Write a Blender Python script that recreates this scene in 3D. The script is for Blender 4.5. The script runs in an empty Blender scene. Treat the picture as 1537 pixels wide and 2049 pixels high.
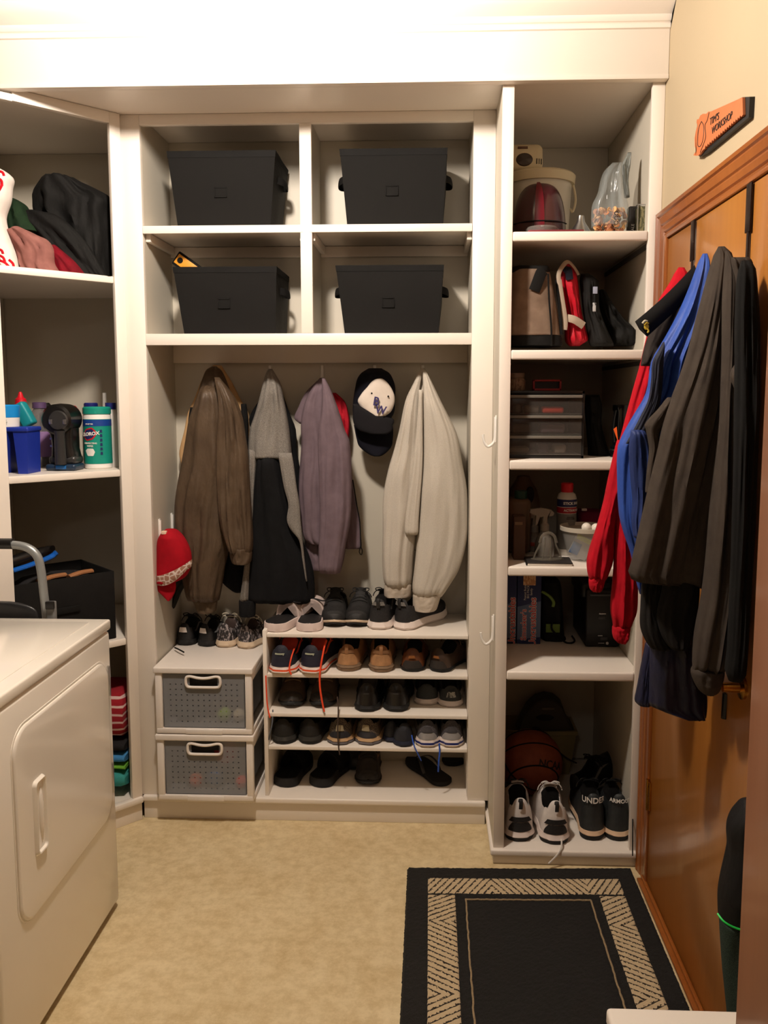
import bpy, bmesh, math, random
from mathutils import Vector, Matrix, noise
random.seed(7)
PI = math.pi
scene = bpy.context.scene
COL = scene.collection
# ------------------------------------------------------------------ camera
YAW, PITCH, FPX, CX, CY = .0395, .1058, 1665., 26.5, -57.
CAM = Vector((0, 0, 1.55))
_f = Vector((-math.sin(YAW)*math.cos(PITCH), math.cos(YAW)*math.cos(PITCH), -math.sin(PITCH)))
_r = Vector((math.cos(YAW), math.sin(YAW), 0)); _u = _r.cross(_f)
cd = bpy.data.cameras.new('camera'); cam = bpy.data.objects.new('camera', cd); COL.objects.link(cam)
cd.sensor_fit = 'HORIZONTAL'; cd.sensor_width = 36; cd.lens = FPX/1537*36
cd.shift_x = -CX/1537; cd.shift_y = CY/1537; cd.clip_start = .02
M3 = Matrix((_r, _u, -_f)).transposed()
cam.matrix_world = Matrix.Translation(CAM) @ M3.to_4x4()
scene.camera = cam
def ray(px, py): return _f + _r*((px-768.5-CX)/FPX) - _u*((py-1024.5-CY)/FPX)
def PY(px, py, Y): d = ray(px, py); return CAM + d*(Y/d.y)
def PX(px, py, X): d = ray(px, py); return CAM + d*(X/d.x)
def PZ(px, py, Z): d = ray(px, py); return CAM + d*((Z-1.55)/d.z)
# ------------------------------------------------------------------ light, world, exposure
scene.view_settings.view_transform = 'Standard'; scene.view_settings.look = 'None'
scene.view_settings.gamma = 1; scene.view_settings.use_curve_mapping = False
scene.view_settings.exposure = 0.0
w = bpy.data.worlds.new('world'); scene.world = w; w.use_nodes = True
w.node_tree.nodes['Background'].inputs[0].default_value = (.9, .8, .65, 1)
w.node_tree.nodes['Background'].inputs[1].default_value = .008
ld = bpy.data.lights.new('ceiling_bulb', 'POINT'); ld.energy = 120; ld.color = (1, .88, .765); ld.shadow_soft_size = .07
lo = bpy.data.objects.new('ceiling_bulb', ld); lo.location = (-.48, 1.80, 2.64); COL.objects.link(lo)
# unseen weak fill light, added behind the camera to brighten the lower fronts
ld2 = bpy.data.lights.new('rear_fill', 'POINT'); ld2.energy = 9; ld2.color = (1, .88, .765); ld2.shadow_soft_size = .12
lo2 = bpy.data.objects.new('rear_fill', ld2); lo2.location = (-.35, -.6, 2.45); COL.objects.link(lo2)
# ------------------------------------------------------------------ materials
def lin(c):
    return tuple(((v/255)/12.92 if v/255 <= .04045 else ((v/255+.055)/1.055)**2.4) for v in c)
MC = {}
def mat(name, col, rough=.5, kind='plain', col2=None, sc=1., metal=0, alpha=1, bump=.0, spec=.5, coat=0, emit=0):
    if name in MC: return MC[name]
    m = bpy.data.materials.new(name); m.use_nodes = True; nt = m.node_tree; N = nt.nodes; L = nt.links
    b = N['Principled BSDF']; c = (*lin(col), 1); c2 = (*lin(col2 or [max(0, v*.8) for v in col]), 1)
    b.inputs['Base Color'].default_value = c; b.inputs['Roughness'].default_value = rough
    b.inputs['Metallic'].default_value = metal; b.inputs['Alpha'].default_value = alpha
    b.inputs['Specular IOR Level'].default_value = spec
    if coat: b.inputs['Coat Weight'].default_value = coat; b.inputs['Coat Roughness'].default_value = .12
    tc = N.new('ShaderNodeTexCoord')
    def noise_(scale, detail=3, vec=None, stretch=None):
        n = N.new('ShaderNodeTexNoise'); n.inputs['Scale'].default_value = scale; n.inputs['Detail'].default_value = detail
        src = vec or tc.outputs['Object']
        if stretch:
            mp = N.new('ShaderNodeMapping'); mp.inputs['Scale'].default_value = stretch; L.new(src, mp.inputs[0]); src = mp.outputs[0]
        L.new(src, n.inputs['Vector']); return n.outputs['Fac']
    def ramp(fac, stops):
        r = N.new('ShaderNodeValToRGB'); L.new(fac, r.inputs[0]); e = r.color_ramp.elements
        while len(e) < len(stops): e.new(.5)
        for k, (p, cc) in enumerate(stops): e[k].position = p; e[k].color = cc
        return r.outputs[0]
    def bumpit(h, st, dist=.002):
        bp = N.new('ShaderNodeBump'); bp.inputs['Strength'].default_value = st; bp.inputs['Distance'].default_value = dist
        L.new(h, bp.inputs['Height']); L.new(bp.outputs[0], b.inputs['Normal'])
    if kind == 'paint':
        L.new(ramp(noise_(3*sc, 4), [(.3, c), (.75, tuple(v*.965 for v in c[:3])+(1,))]), b.inputs['Base Color'])
        bumpit(noise_(160*sc, 2), .04 if not bump else bump, .001)
    elif kind == 'fabric':
        L.new(ramp(noise_(30*sc, 5), [(.3, c), (.75, c2)]), b.inputs['Base Color'])
        bumpit(noise_(700*sc, 2), bump or .35, .0008)
        b.inputs['Specular IOR Level'].default_value = .2
    elif kind == 'heather':
        L.new(ramp(noise_(900*sc, 2), [(.36, c), (.64, c2)]), b.inputs['Base Color'])
        bumpit(noise_(500*sc, 2), bump or .4, .0008)
        b.inputs['Specular IOR Level'].default_value = .2
    elif kind == 'nylon':
        L.new(ramp(noise_(12*sc, 4), [(.3, c), (.75, c2)]), b.inputs['Base Color'])
        bumpit(noise_(28*sc, 4, stretch=(1, 1, .45)), bump or .5, .012); b.inputs['Specular IOR Level'].default_value = min(spec, .28)
    elif kind == 'leather':
        L.new(ramp(noise_(40*sc, 4), [(.3, c), (.75, c2)]), b.inputs['Base Color'])
        bumpit(noise_(260*sc, 3), bump or .3, .001)
    elif kind == 'mesh':
        v = N.new('ShaderNodeTexVoronoi'); v.inputs['Scale'].default_value = 330*sc; L.new(tc.outputs['Object'], v.inputs['Vector'])
        L.new(ramp(v.outputs['Distance'], [(.25, c), (.6, c2)]), b.inputs['Base Color'])
        bumpit(v.outputs['Distance'], bump or .5, .001)
    elif kind == 'speckle':
        L.new(ramp(noise_(160*sc, 5, stretch=(1, 1, .5)), [(.5, c), (.58, c2)]), b.inputs['Base Color'])
    elif kind == 'snake':
        v = N.new('ShaderNodeTexVoronoi'); v.feature = 'DISTANCE_TO_EDGE'; v.inputs['Scale'].default_value = 55*sc; L.new(tc.outputs['Object'], v.inputs['Vector'])
        L.new(ramp(v.outputs['Distance'], [(.06, c2), (.14, c)]), b.inputs['Base Color'])
    elif kind == 'weave':
        wv = N.new('ShaderNodeTexWave'); wv.inputs['Scale'].default_value = 160*sc; wv.bands_direction = 'X'; L.new(tc.outputs['Object'], wv.inputs['Vector'])
        w2 = N.new('ShaderNodeTexWave'); w2.inputs['Scale'].default_value = 160*sc; w2.bands_direction = 'Z'; L.new(tc.outputs['Object'], w2.inputs['Vector'])
        mx = N.new('ShaderNodeMath'); mx.operation = 'MULTIPLY'; L.new(wv.outputs['Fac'], mx.inputs[0]); L.new(w2.outputs['Fac'], mx.inputs[1])
        L.new(ramp(mx.outputs[0], [(.1, c), (.8, c2)]), b.inputs['Base Color']); bumpit(mx.outputs[0], .5, .001); b.inputs['Specular IOR Level'].default_value = .22
    elif kind == 'wood':
        n1 = noise_(2.2, 3, stretch=(1, 1.2, .35)); n2 = noise_(60, 4, stretch=(1, 1, .035))
        ad = N.new('ShaderNodeMath'); ad.operation = 'MULTIPLY_ADD'; ad.inputs[1].default_value = .25; L.new(n2, ad.inputs[0]); L.new(n1, ad.inputs[2])
        L.new(ramp(ad.outputs[0], [(.42, c), (.78, c2)]), b.inputs['Base Color'])
    elif kind == 'floor':
        n1 = noise_(4.5, 8); n2 = noise_(26, 7); n3 = noise_(17, 9)
        [setattr(k_.inputs['Roughness'], 'default_value', .72) for k_ in N if k_.type == 'TEX_NOISE']; m1 = N.new('ShaderNodeMix'); m1.data_type = 'RGBA'; L.new(ramp(n1, [(.35, c), (.65, c2)]), m1.inputs[6])
        L.new(ramp(n2, [(.4, (*lin((228, 212, 176)), 1)), (.62, (*lin((186, 164, 124)), 1))]), m1.inputs[7]); m1.inputs[0].default_value = .45
        m2 = N.new('ShaderNodeMix'); m2.data_type = 'RGBA'; L.new(m1.outputs[2], m2.inputs[6]); m2.inputs[7].default_value = (*lin((140, 116, 84)), 1)
        L.new(ramp(n3, [(.66, (0, 0, 0, 1)), (.72, (.75, .75, .75, 1))]), m2.inputs[0])
        L.new(m2.outputs[2], b.inputs['Base Color']); bumpit(n2, .05)
    elif kind == 'stripes':
        wv = N.new('ShaderNodeTexWave'); wv.inputs['Scale'].default_value = 14*sc; wv.bands_direction = 'Z'; wv.inputs['Distortion'].default_value = 1.2
        L.new(tc.outputs['Object'], wv.inputs['Vector'])
        L.new(ramp(wv.outputs['Fac'], [(.78, c), (.86, c2)]), b.inputs['Base Color'])
    elif kind == 'pile':
        L.new(ramp(noise_(420*sc, 3), [(.3, c), (.7, c2)]), b.inputs['Base Color']); bumpit(noise_(520*sc, 2), .9, .006)
    elif kind == 'herring':
        sx = N.new('ShaderNodeSeparateXYZ'); L.new(tc.outputs['Object'], sx.inputs[0])
        def mt(op, a, b_=None, cl=False):
            q = N.new('ShaderNodeMath'); q.operation = op
            for i, v in enumerate((a, b_)):
                if v is None: continue
                if isinstance(v, (int, float)): q.inputs[i].default_value = v
                else: L.new(v, q.inputs[i])
            return q.outputs[0]
        along, across = (sx.outputs[0], sx.outputs[1]) if sc > 1 else (sx.outputs[1], sx.outputs[0])
        tri = mt('PINGPONG', mt('ADD', along, 10), .30)
        s = mt('FRACT', mt('MULTIPLY', mt('ADD', mt('MULTIPLY', across, .62), tri), 46))
        nn = noise_(190, 2)
        s2 = mt('GREATER_THAN', mt('ADD', s, mt('MULTIPLY', nn, 1.0)), 1.26)
        mx = N.new('ShaderNodeMix'); mx.data_type = 'RGBA'; mx.inputs[6].default_value = c; mx.inputs[7].default_value = c2
        L.new(s2, mx.inputs[0]); L.new(mx.outputs[2], b.inputs['Base Color']); bumpit(noise_(520, 2), .8, .004)
    if emit: b.inputs['Emission Color'].default_value = c; b.inputs['Emission Strength'].default_value = emit
    MC[name] = m; return m
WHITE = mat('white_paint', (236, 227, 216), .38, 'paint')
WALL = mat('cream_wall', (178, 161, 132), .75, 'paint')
INNER = mat('white_interior_shaded', (200, 193, 178), .5, 'paint')  # same white paint, darkened in colour to deepen the shade inside the cabinets
OAK = mat('oak_trim', (158, 92, 38), .32, 'wood', (124, 64, 22), coat=.3)
DOORW = mat('door_veneer', (170, 112, 48), .3, 'wood', (144, 86, 30), coat=.35)
BLK = mat('black_plastic', (13, 12, 12), .4); GREYP = mat('grey_plastic', (120, 122, 122), .4)
DGREY = mat('dark_grey_plastic', (55, 55, 56), .45)
WPL = mat('white_plastic', (238, 234, 228), .35); BRASS = mat('brass', (190, 140, 60), .25, metal=1)
CHROME = mat('brushed_metal', (190, 190, 190), .3, metal=1)
BLKF = mat('black_fabric', (13, 12, 12), .85, 'fabric', (20, 19, 18))
# ------------------------------------------------------------------ geometry collector
class G:
    def __init__(s): s.v = []; s.f = []; s.m = []
    def add(s, vs, fs, mi=0):
        o = len(s.v); s.v += [tuple(v) for v in vs]; s.f += [tuple(i+o for i in f) for f in fs]; s.m += [mi]*len(fs); return s
    def box(s, lo, hi, bev=0, mi=0, seg=2, mtx=None):
        bm = bmesh.new(); bmesh.ops.create_cube(bm, size=1)
        for v in bm.verts: v.co = Vector([lo[k]+(v.co[k]+.5)*(hi[k]-lo[k]) for k in range(3)])
        if bev: bmesh.ops.bevel(bm, geom=bm.edges[:], offset=bev, segments=seg, affect='EDGES', profile=.5)
        return s.bm(bm, mi, mtx)
    def bm(s, bm, mi=0, mtx=None):
        bm.verts.index_update()
        s.add([(mtx @ v.co) if mtx else v.co.copy() for v in bm.verts], [[v.index for v in f.verts] for f in bm.faces], mi); bm.free(); return s
    def rings(s, rings, mi=0, cap0=True, cap1=True, closed=True):
        n = len(rings[0]); vs = [p for r in rings for p in r]; fs = []
        for i in range(len(rings)-1):
            for j in range(n if closed else n-1):
                k = (j+1) % n; fs.append((i*n+j, i*n+k, (i+1)*n+k, (i+1)*n+j))
        if closed:
            for cap, i0 in ((cap0, 0), (cap1, (len(rings)-1)*n)):
                if cap:
                    c = sum((Vector(p) for p in vs[i0:i0+n]), Vector())/n; vs.append(c); ci = len(vs)-1
                    for j in range(n):
                        k = (j+1) % n; fs.append((i0+k, i0+j, ci) if i0 == 0 else (i0+j, i0+k, ci))
        return s.add(vs, fs, mi)
    def lathe(s, prof, at=(0, 0, 0), n=28, mi=0, axis='Z', mtx=None, sx=1, sy=1):
        R = []
        for r, z in prof:
            ring = []
            for k in range(n):
                a = 2*PI*k/n; p = Vector((r*math.cos(a)*sx, r*math.sin(a)*sy, z))
                if axis == 'X': p = Vector((p.z, p.x, p.y))
                if axis == 'Y': p = Vector((p.y, p.z, p.x))
                if mtx: p = mtx @ p
                ring.append(p+Vector(at))
            R.append(ring)
        return s.rings(R, mi)
    def tube(s, pts, r, n=8, mi=0, smooth=4, flat=1, up=None):
        P = [Vector(p) for p in pts]
        if smooth and len(P) > 2: P = cat(P, smooth)
        R = []; prev = None
        for i, p in enumerate(P):
            t = (P[min(i+1, len(P)-1)]-P[max(i-1, 0)]).normalized()
            if prev is None:
                a = Vector(up) if up else (Vector((0, 0, 1)) if abs(t.z) < .9 else Vector((1, 0, 0)))
            else: a = prev
            nrm = (a-t*a.dot(t)).normalized(); prev = nrm; bn = t.cross(nrm)
            rr = r(i/(len(P)-1)) if callable(r) else r
            R.append([p+nrm*(rr*math.cos(2*PI*k/n)*flat)+bn*(rr*math.sin(2*PI*k/n)) for k in range(n)])
        return s.rings(R, mi)
    def prism(s, poly, fn, t0, t1, mi=0):
        n = len(poly); vs = [fn(x, y, t0) for x, y in poly]+[fn(x, y, t1) for x, y in poly]
        bm = bmesh.new(); bv = [bm.verts.new(v) for v in vs]
        try:
            bm.faces.new(bv[:n]); bm.faces.new(bv[n:][::-1])
        except ValueError: pass
        for j in range(n): k = (j+1) % n; bm.faces.new((bv[k], bv[j], bv[n+j], bv[n+k]))
        bmesh.ops.triangulate(bm, faces=[f for f in bm.faces if len(f.verts) > 4]); return s.bm(bm, mi)
    def obj(s, name, mats, parent=None, smooth=True, ang=.6):
        me = bpy.data.meshes.new(name); me.from_pydata(s.v, [], s.f)
        if not isinstance(mats, (list, tuple)): mats = [mats]
        for m in mats: me.materials.append(m)
        me.polygons.foreach_set('material_index', s.m)
        bm = bmesh.new(); bm.from_mesh(me); bmesh.ops.recalc_face_normals(bm, faces=bm.faces[:])
        for f in bm.faces: f.smooth = smooth
        for e in bm.edges:
            if len(e.link_faces) == 2 and e.calc_face_angle(0) > ang: e.smooth = False
        bm.to_mesh(me); bm.free(); me.update()
        o = bpy.data.objects.new(name, me); COL.objects.link(o)
        if parent is not None:
            o.parent = parent; o.matrix_parent_inverse = parent.matrix_basis.inverted() if parent.parent is None else Matrix()
        return o
def cat(P, k, closed=False):
    out = []; n = len(P)
    for i in range(n if closed else n-1):
        g = (lambda j: P[j % n]) if closed else (lambda j: P[min(max(j, 0), n-1)])
        a, b, c, d = g(i-1), g(i), g(i+1), g(i+2)
        for q in range(k):
            t = q/k; out.append(.5*((2*b)+(c-a)*t+(2*a-5*b+4*c-d)*t*t+(3*b-a-3*c+d)*t**3))
    if not closed: out.append(P[-1])
    return out
def tag(o, label=None, category=None, group=None, kind=None):
    for k, v in (('label', label), ('category', category), ('group', group), ('kind', kind)):
        if v: o[k] = v
    return o
def thing(name, label, category, loc=(0, 0, 0), group=None):
    o = bpy.data.objects.new(name, None); COL.objects.link(o); o.location = loc; o.empty_display_size = .05
    return tag(o, label, category, group)
def sub(o, parent):
    o.parent = parent; o.matrix_parent_inverse = Matrix(); return o
def struct(name, g, m, parent=None):
    o = g.obj(name, m, parent); o['kind'] = 'structure'; return o
def text(body, size, m, parent, fn, name='lettering', ext=.0004, bold=0, sx=1):
    cu = bpy.data.curves.new('t', 'FONT'); cu.body = body; cu.size = size; cu.extrude = ext; cu.offset = bold
    cu.align_x = 'CENTER'; cu.align_y = 'CENTER'; cu.resolution_u = 3
    t = bpy.data.objects.new('t', cu); COL.objects.link(t); dg = bpy.context.evaluated_depsgraph_get()
    me = bpy.data.meshes.new_from_object(t.evaluated_get(dg)); bpy.data.objects.remove(t); bpy.data.curves.remove(cu)
    for v in me.vertices: v.co = fn(v.co.x*sx, v.co.y, v.co.z)
    me.materials.clear(); me.materials.append(m); me.name = name
    o = bpy.data.objects.new(name, me); COL.objects.link(o)
    if parent is not None: o.parent = parent; o.matrix_parent_inverse = parent.matrix_basis.inverted() if parent.parent is None else Matrix()
    return o
def plane_fn(o, r, u):
    o, r, u = Vector(o), Vector(r).normalized(), Vector(u).normalized(); n = r.cross(u)
    return lambda x, y, z: o+r*x+u*y+n*z
def cyl_fn(c, R, z0, ang=0):   # writing bent round an upright cylinder, facing -Y at ang 0
    return lambda x, y, z: Vector((c[0]+(R+z+.0006)*math.sin(x/R+ang), c[1]-(R+z+.0006)*math.cos(x/R+ang), z0+y))
# cloth piece given as rows (py, px_left, px_right) seen at depth Y, a closed sack of half thickness b
def sack(g, rows, Y, b=.04, folds=3, amp=.012, p=2.2, n=56, steps=44, seed=0, mi=0, nz=.004, zmin=None):
    rnd = random.Random(seed*13+5); rows = [tuple(r)+(Y,)*(4-len(r)) for r in rows]
    y0, y1 = rows[0][0], rows[-1][0]; ph = [(rnd.uniform(0, 6.28), rnd.uniform(-1.2, 1.2), rnd.choice([3, 4, 5, 7, 9, 11, 13][:3+folds])) for _ in range(folds+1)]
    out = []
    for i in range(steps+1):
        y = y0+(y1-y0)*i/steps; k = 0
        while k < len(rows)-2 and y > rows[k+1][0]: k += 1
        a, c = rows[k], rows[k+1]; t = (y-a[0])/max(1e-6, c[0]-a[0])
        zz = rows[max(k-1, 0)]; dd = rows[min(k+2, len(rows)-1)]
        def cr(j):
            if rows[k][0] == rows[0][0] or c[0] == y1 or True:
                m0 = (c[j]-zz[j])/max(1e-6, c[0]-zz[0])*(c[0]-a[0]); m1 = (dd[j]-a[j])/max(1e-6, dd[0]-a[0])*(c[0]-a[0])
                return (2*t**3-3*t*t+1)*a[j]+(t**3-2*t*t+t)*m0+(-2*t**3+3*t*t)*c[j]+(t**3-t*t)*m1
        xl, xr, Yc = cr(1), cr(2), cr(3)
        if xr < xl+1.5: xr = xl+1.5
        A = PY(xl, y, Yc); B = PY(xr, y, Yc); cx = (A.x+B.x)/2; s = (B.x-A.x)/2; z = (A.z+B.z)/2
        bb = min(b, s*1.1+.006); tn = abs(cx/Yc); aa = math.sqrt(max(s*s-(bb*tn)**2, (s*.5)**2)); v = i/steps; bb *= min(1, .25+(v/.06)**.5)*min(1, .6+((1-v)/.03)**.5)
        ring = []
        for q in range(n):
            th = 2*PI*q/n; co, si = math.cos(th), math.sin(th)
            ux = math.copysign(abs(co)**(2/p), co); uy = math.copysign(abs(si)**(2/p), si)
            fold = 1.5*noise.noise(Vector((co*2.1+seed*1.7, si*1.2+v*.5, v*1.3+seed)))+1.0*noise.noise(Vector((co*4.6+v*1.1, si*.8, v*2.2+seed*2.3)))+.55*noise.noise(Vector((co*9+v*2.5+seed, si, v*5)))+.35*sum(math.sin(K*th+f+w_*v*3) for f, w_, K in ph)/len(ph)*(1-v*.4)
            am = min(amp, s*.35)*(abs(si)**.7)*min(1, .35+v*2)
            P_ = Vector((cx+aa*ux, Yc+bb*uy, z)); N_ = Vector((co*.3, si, 0))
            P_ += N_*(am*fold)+Vector((0, si*nz*2*noise.noise(Vector((P_.x*9, seed*3.1, P_.z*7))), 0))
            P_.z += nz*.8*noise.noise(Vector((P_.x*22, P_.y*22, seed)))*(1 if 0 < i < steps else .3)
            if zmin is not None: P_.z = max(P_.z, zmin+.0004)
            ring.append(P_)
        out.append(ring)
    g.rings(out, mi); return g
def cloth(name, pieces, m, parent, **kw):
    g = G(); sd = kw.pop('seed', 1)
    for i, pc in enumerate(pieces):
        d = dict(kw); rows = pc
        if isinstance(pc, dict): d.update({k: v for k, v in pc.items() if k != 'rows'}); rows = pc['rows']
        sack(g, rows, seed=sd+i, **d)
    return g.obj(name, m, parent, ang=1.4)
# ------------------------------------------------------------------ room shell
Y0, Y1, YB, CEIL, SOF = 2.63, 2.88, 3.20, 2.715, 2.49
FLOORM = mat('vinyl_floor', (222, 203, 160), .42, 'floor', (198, 174, 126))
struct('floor', G().box((-1.72, -1.3, -.06), (.80, 3.42, 0)), FLOORM)
struct('ceiling', G().box((-1.72, -1.3, CEIL), (.80, 3.42, CEIL+.08)), mat('ceiling_paint', (132, 121, 104), .8, 'paint'))  # ceiling colour darkened to cut the light it bounces into the cabinets
struct('wall_right', G().box((.70, -1.3, 0), (.80, 3.42, CEIL)), WALL)
DIM = mat('bounce_damping_wall', (84, 70, 58), .8, 'paint')  # dark colour given to the unseen walls to soak up bounced light
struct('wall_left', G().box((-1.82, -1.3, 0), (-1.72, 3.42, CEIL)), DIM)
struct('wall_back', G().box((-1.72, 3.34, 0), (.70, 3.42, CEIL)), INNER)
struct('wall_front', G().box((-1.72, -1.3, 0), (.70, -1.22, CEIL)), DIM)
YH = 2.600
g = G().box((-1.719, Y0-.001, SOF), (.699, 3.339, CEIL-.001), .0)
g.box((-1.719, YH, SOF-.011), (.699, Y0-.001, CEIL-.001), .001); g.box((-1.719, YH-.005, SOF-.0115), (.699, YH+.001, SOF+.002), .002)
struct('trim_1', g, WHITE)                                        # soffit with its fascia over all three cabinets
prof = [(0, 2.632), (-.007, 2.634), (-.009, 2.645), (-.004, 2.650), (-.010, 2.652), (-.016, 2.660), (-.017, 2.668), (-.022, 2.671), (-.030, 2.676), (-.048, 2.688), (-.062, 2.700), (-.068, 2.706), (-.08, 2.708), (-.084, 2.7145), (0, 2.7145)]
g = G(); g.prism(prof, lambda a, b, t: Vector((t, YH+a, b if b > 2.705 else 1.55+(b-1.55)*.9886)), -1.719, .699); struct('trim_2', g, WHITE)   # crown moulding
# ------------------------------------------------------------------ oak door, casing, threshold
def rect_frame(g, prof, ya, yb, zt, x, z0=0):
    # casing: profile (offset from opening outward, thickness) mitred round the two jambs and head
    n = len(prof); R = []
    for (yy, zz, sy, sz) in ((ya, z0, 1, 0), (ya, zt, 1, 1), (yb, zt, -1, 1), (yb, z0, -1, 0)):
        R.append([Vector((x-t, yy+sy*o, zz+sz*o)) for o, t in prof])
    g.rings(R, closed=True)
g = G(); rect_frame(g, [(0, 0), (0, .007), (.008, .010), (.012, .006), (.016, .011), (.030, .013), (.036, .010), (.040, .014), (.058, .017), (.064, .014), (.068, .019), (.078, .019), (.082, .012), (.082, 0)], 2.545, 1.62, 2.015, .6995)
g.box((.684, 2.512, 0.012), (.6993, 2.546, 2.016), .002); g.box((.684, 1.60, 2.005), (.6993, 2.512, 2.016), .002)
o = struct('trim_3', g, OAK)
g = G().box((.690, 1.62, .012), (.6995, 2.5085, 2.0015), .0015); door = struct('door_1', g, DOORW)
g = G().box((.668, 1.60, 0), (.6995, 2.55, .012), .003); g.box((.68, 1.60, .012), (.6898, 2.55, .022), .002); struct('baseboard_right', g, OAK)
for z in (.31, 1.75):
    g = G().box((.6825, 2.490, z-.045), (.6899, 2.530, z+.045), .001); g.lathe([(0, -.05), (.005, -.05), (.005, .05), (0, .05)], (.683, 2.510, z), 10)
    for dz in (-.03, 0, .03): g.lathe([(0, 0), (.003, 0), (.003, .0015), (0, .0015)], (.6825, 2.500, z+dz), 8, axis='X')
    struct('door_hinge', g, BRASS, door)
hp = PX(1452, 1368, .66)
g = G().lathe([(0, 0), (.026, 0), (.026, .006), (.012, .010), (.010, .045), (0, .045)], (.6899, 1.80, hp.z), 20, axis='X', mtx=Matrix.Scale(-1, 4, (1, 0, 0)))
g.tube([(.650, 1.80, hp.z), (.645, 1.82, hp.z), (.644, 1.87, hp.z+.002), (.650, 1.905, hp.z)], lambda t: .0105-.003*math.sin(t*3), 12)
struct('door_handle', g, BRASS, door)
o = G().tube([(.6895, 1.90, hp.z-.05), (.688, 1.90, hp.z-.11)], .008, 8).obj('keeper', BLK, door); 
# near brown door standing open at the right edge of the view
D2M = mat('brown_door', (150, 98, 66), .4, 'wood', (128, 80, 52), coat=.2)
g = G().box((.392, .55, .012), (.430, 1.0, 2.03), .003); d2 = struct('door_2', g, D2M)
# ------------------------------------------------------------------ ceiling lamp over the room (just out of view)
t = thing('ceiling_lamp', 'white round ceiling lamp above the floor in front of the header', 'lamp', (-.48, 1.80, CEIL))
G().lathe([(0, 0), (.09, 0), (.085, -.012), (.03, -.018), (0, -.018)], (-.48, 1.80, CEIL-.0005), 28).obj('lamp_base', WPL, t)
# ------------------------------------------------------------------ hall tree (middle cubby unit)
t = HT = thing('hall_tree', 'white built-in cubby unit with four bin compartments over a coat niche', 'cabinet', (-.44, Y1, 0))
XL, XR = -.985, .140
g = G(); B = .0015
g.box((-1.056, Y1, .092), (XL, Y1+.02, SOF-.0005), B); g.box((XR, Y1, .092), (.2145, Y1+.02, SOF-.0005), B)
g.box((XL, Y1, 2.455), (XR, Y1+.02, SOF-.0005), B); g.box((XL, Y1, 1.722), (XR, Y1+.02, 1.761), B); g.box((-.443, Y1, 1.761), (-.403, Y1+.02, 2.455), B)
g.obj('face_frame', WHITE, t)
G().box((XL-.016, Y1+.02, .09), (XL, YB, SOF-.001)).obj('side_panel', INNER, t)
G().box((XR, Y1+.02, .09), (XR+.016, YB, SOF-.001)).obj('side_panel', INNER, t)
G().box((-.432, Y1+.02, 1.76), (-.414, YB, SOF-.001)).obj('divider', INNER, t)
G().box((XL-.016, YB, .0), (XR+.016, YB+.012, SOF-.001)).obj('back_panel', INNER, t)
G().box((XL, Y1+.018, 1.742), (XR, YB, 1.7605)).obj('shelf', WHITE, t)
for a, b in ((XL, -.432), (-.414, XR)):
    g = G().box((a+.001, Y1+.004, 2.106), (b-.001, YB-.001, 2.1245), .002); g.box((a+.001, Y1-.002, 2.098), (b-.001, Y1+.008, 2.1245), .003)
    g.obj('shelf', WHITE, t)
    for xx in (a, b-.018): G().box((xx+.0005, Y1+.03, 2.076), (xx+.0175, YB-.02, 2.105), .002).obj('cleat', WHITE, t)
    G().box((a+.001, YB-.018, 2.066), (b-.001, YB-.0005, 2.105), .003).obj('cleat', WHITE, t)
G().box((XL, YB-.016, 1.672), (XR, YB-.0005, 1.741), .002).obj('cleat', WHITE, t)
g = G().box((-1.047, Y1-.012, .070), (.2045, YB, .092), .006, seg=3); g.obj('base_shelf', WHITE, t)
G().box((-1.047, Y1+.004, 0), (.2045, Y1+.02, .0695), B).obj('toe_kick', WHITE, t)
# ------------------------------------------------------------------ right tall cabinet
t = RC = thing('tall_cabinet', 'white built-in cabinet with six open bays beside the wooden door', 'cabinet', (.46, Y0, 0))
SX0, SX1 = .250, .662
g = G(); g.box((.215, Y0, .056), (SX0, Y0+.02, SOF-.0005), B); g.box((SX1, Y0, .056), (.6995, Y0+.02, SOF-.0005), B); g.obj('face_frame', WHITE, t)
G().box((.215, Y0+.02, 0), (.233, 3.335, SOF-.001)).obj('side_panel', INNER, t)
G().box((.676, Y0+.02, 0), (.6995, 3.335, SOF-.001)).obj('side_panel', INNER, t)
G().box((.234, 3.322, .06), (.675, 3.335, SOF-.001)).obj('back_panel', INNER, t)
RS = (2.049, 1.690, 1.345, 1.004, .660)
for z in RS:
    g = G().box((.234, Y0+.008, z-.02), (.675, 3.32, z), .001); g.box((.2505, Y0-.001, z-.030), (.6615, Y0+.014, z), .006, seg=3); g.obj('shelf', WHITE, t)
for z in RS[:3]: G().box((.668, Y0+.03, z-.045), (.6755, 3.3, z-.031)).obj('cleat', DGREY, t)
G().box((.205, Y0-.014, .034), (.6995, 3.32, .056), .006, seg=3).obj('base_shelf', WHITE, t)
G().box((.215, Y0+.002, 0), (.6995, Y0+.018, .0335), B).obj('toe_kick', WHITE, t)
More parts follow.
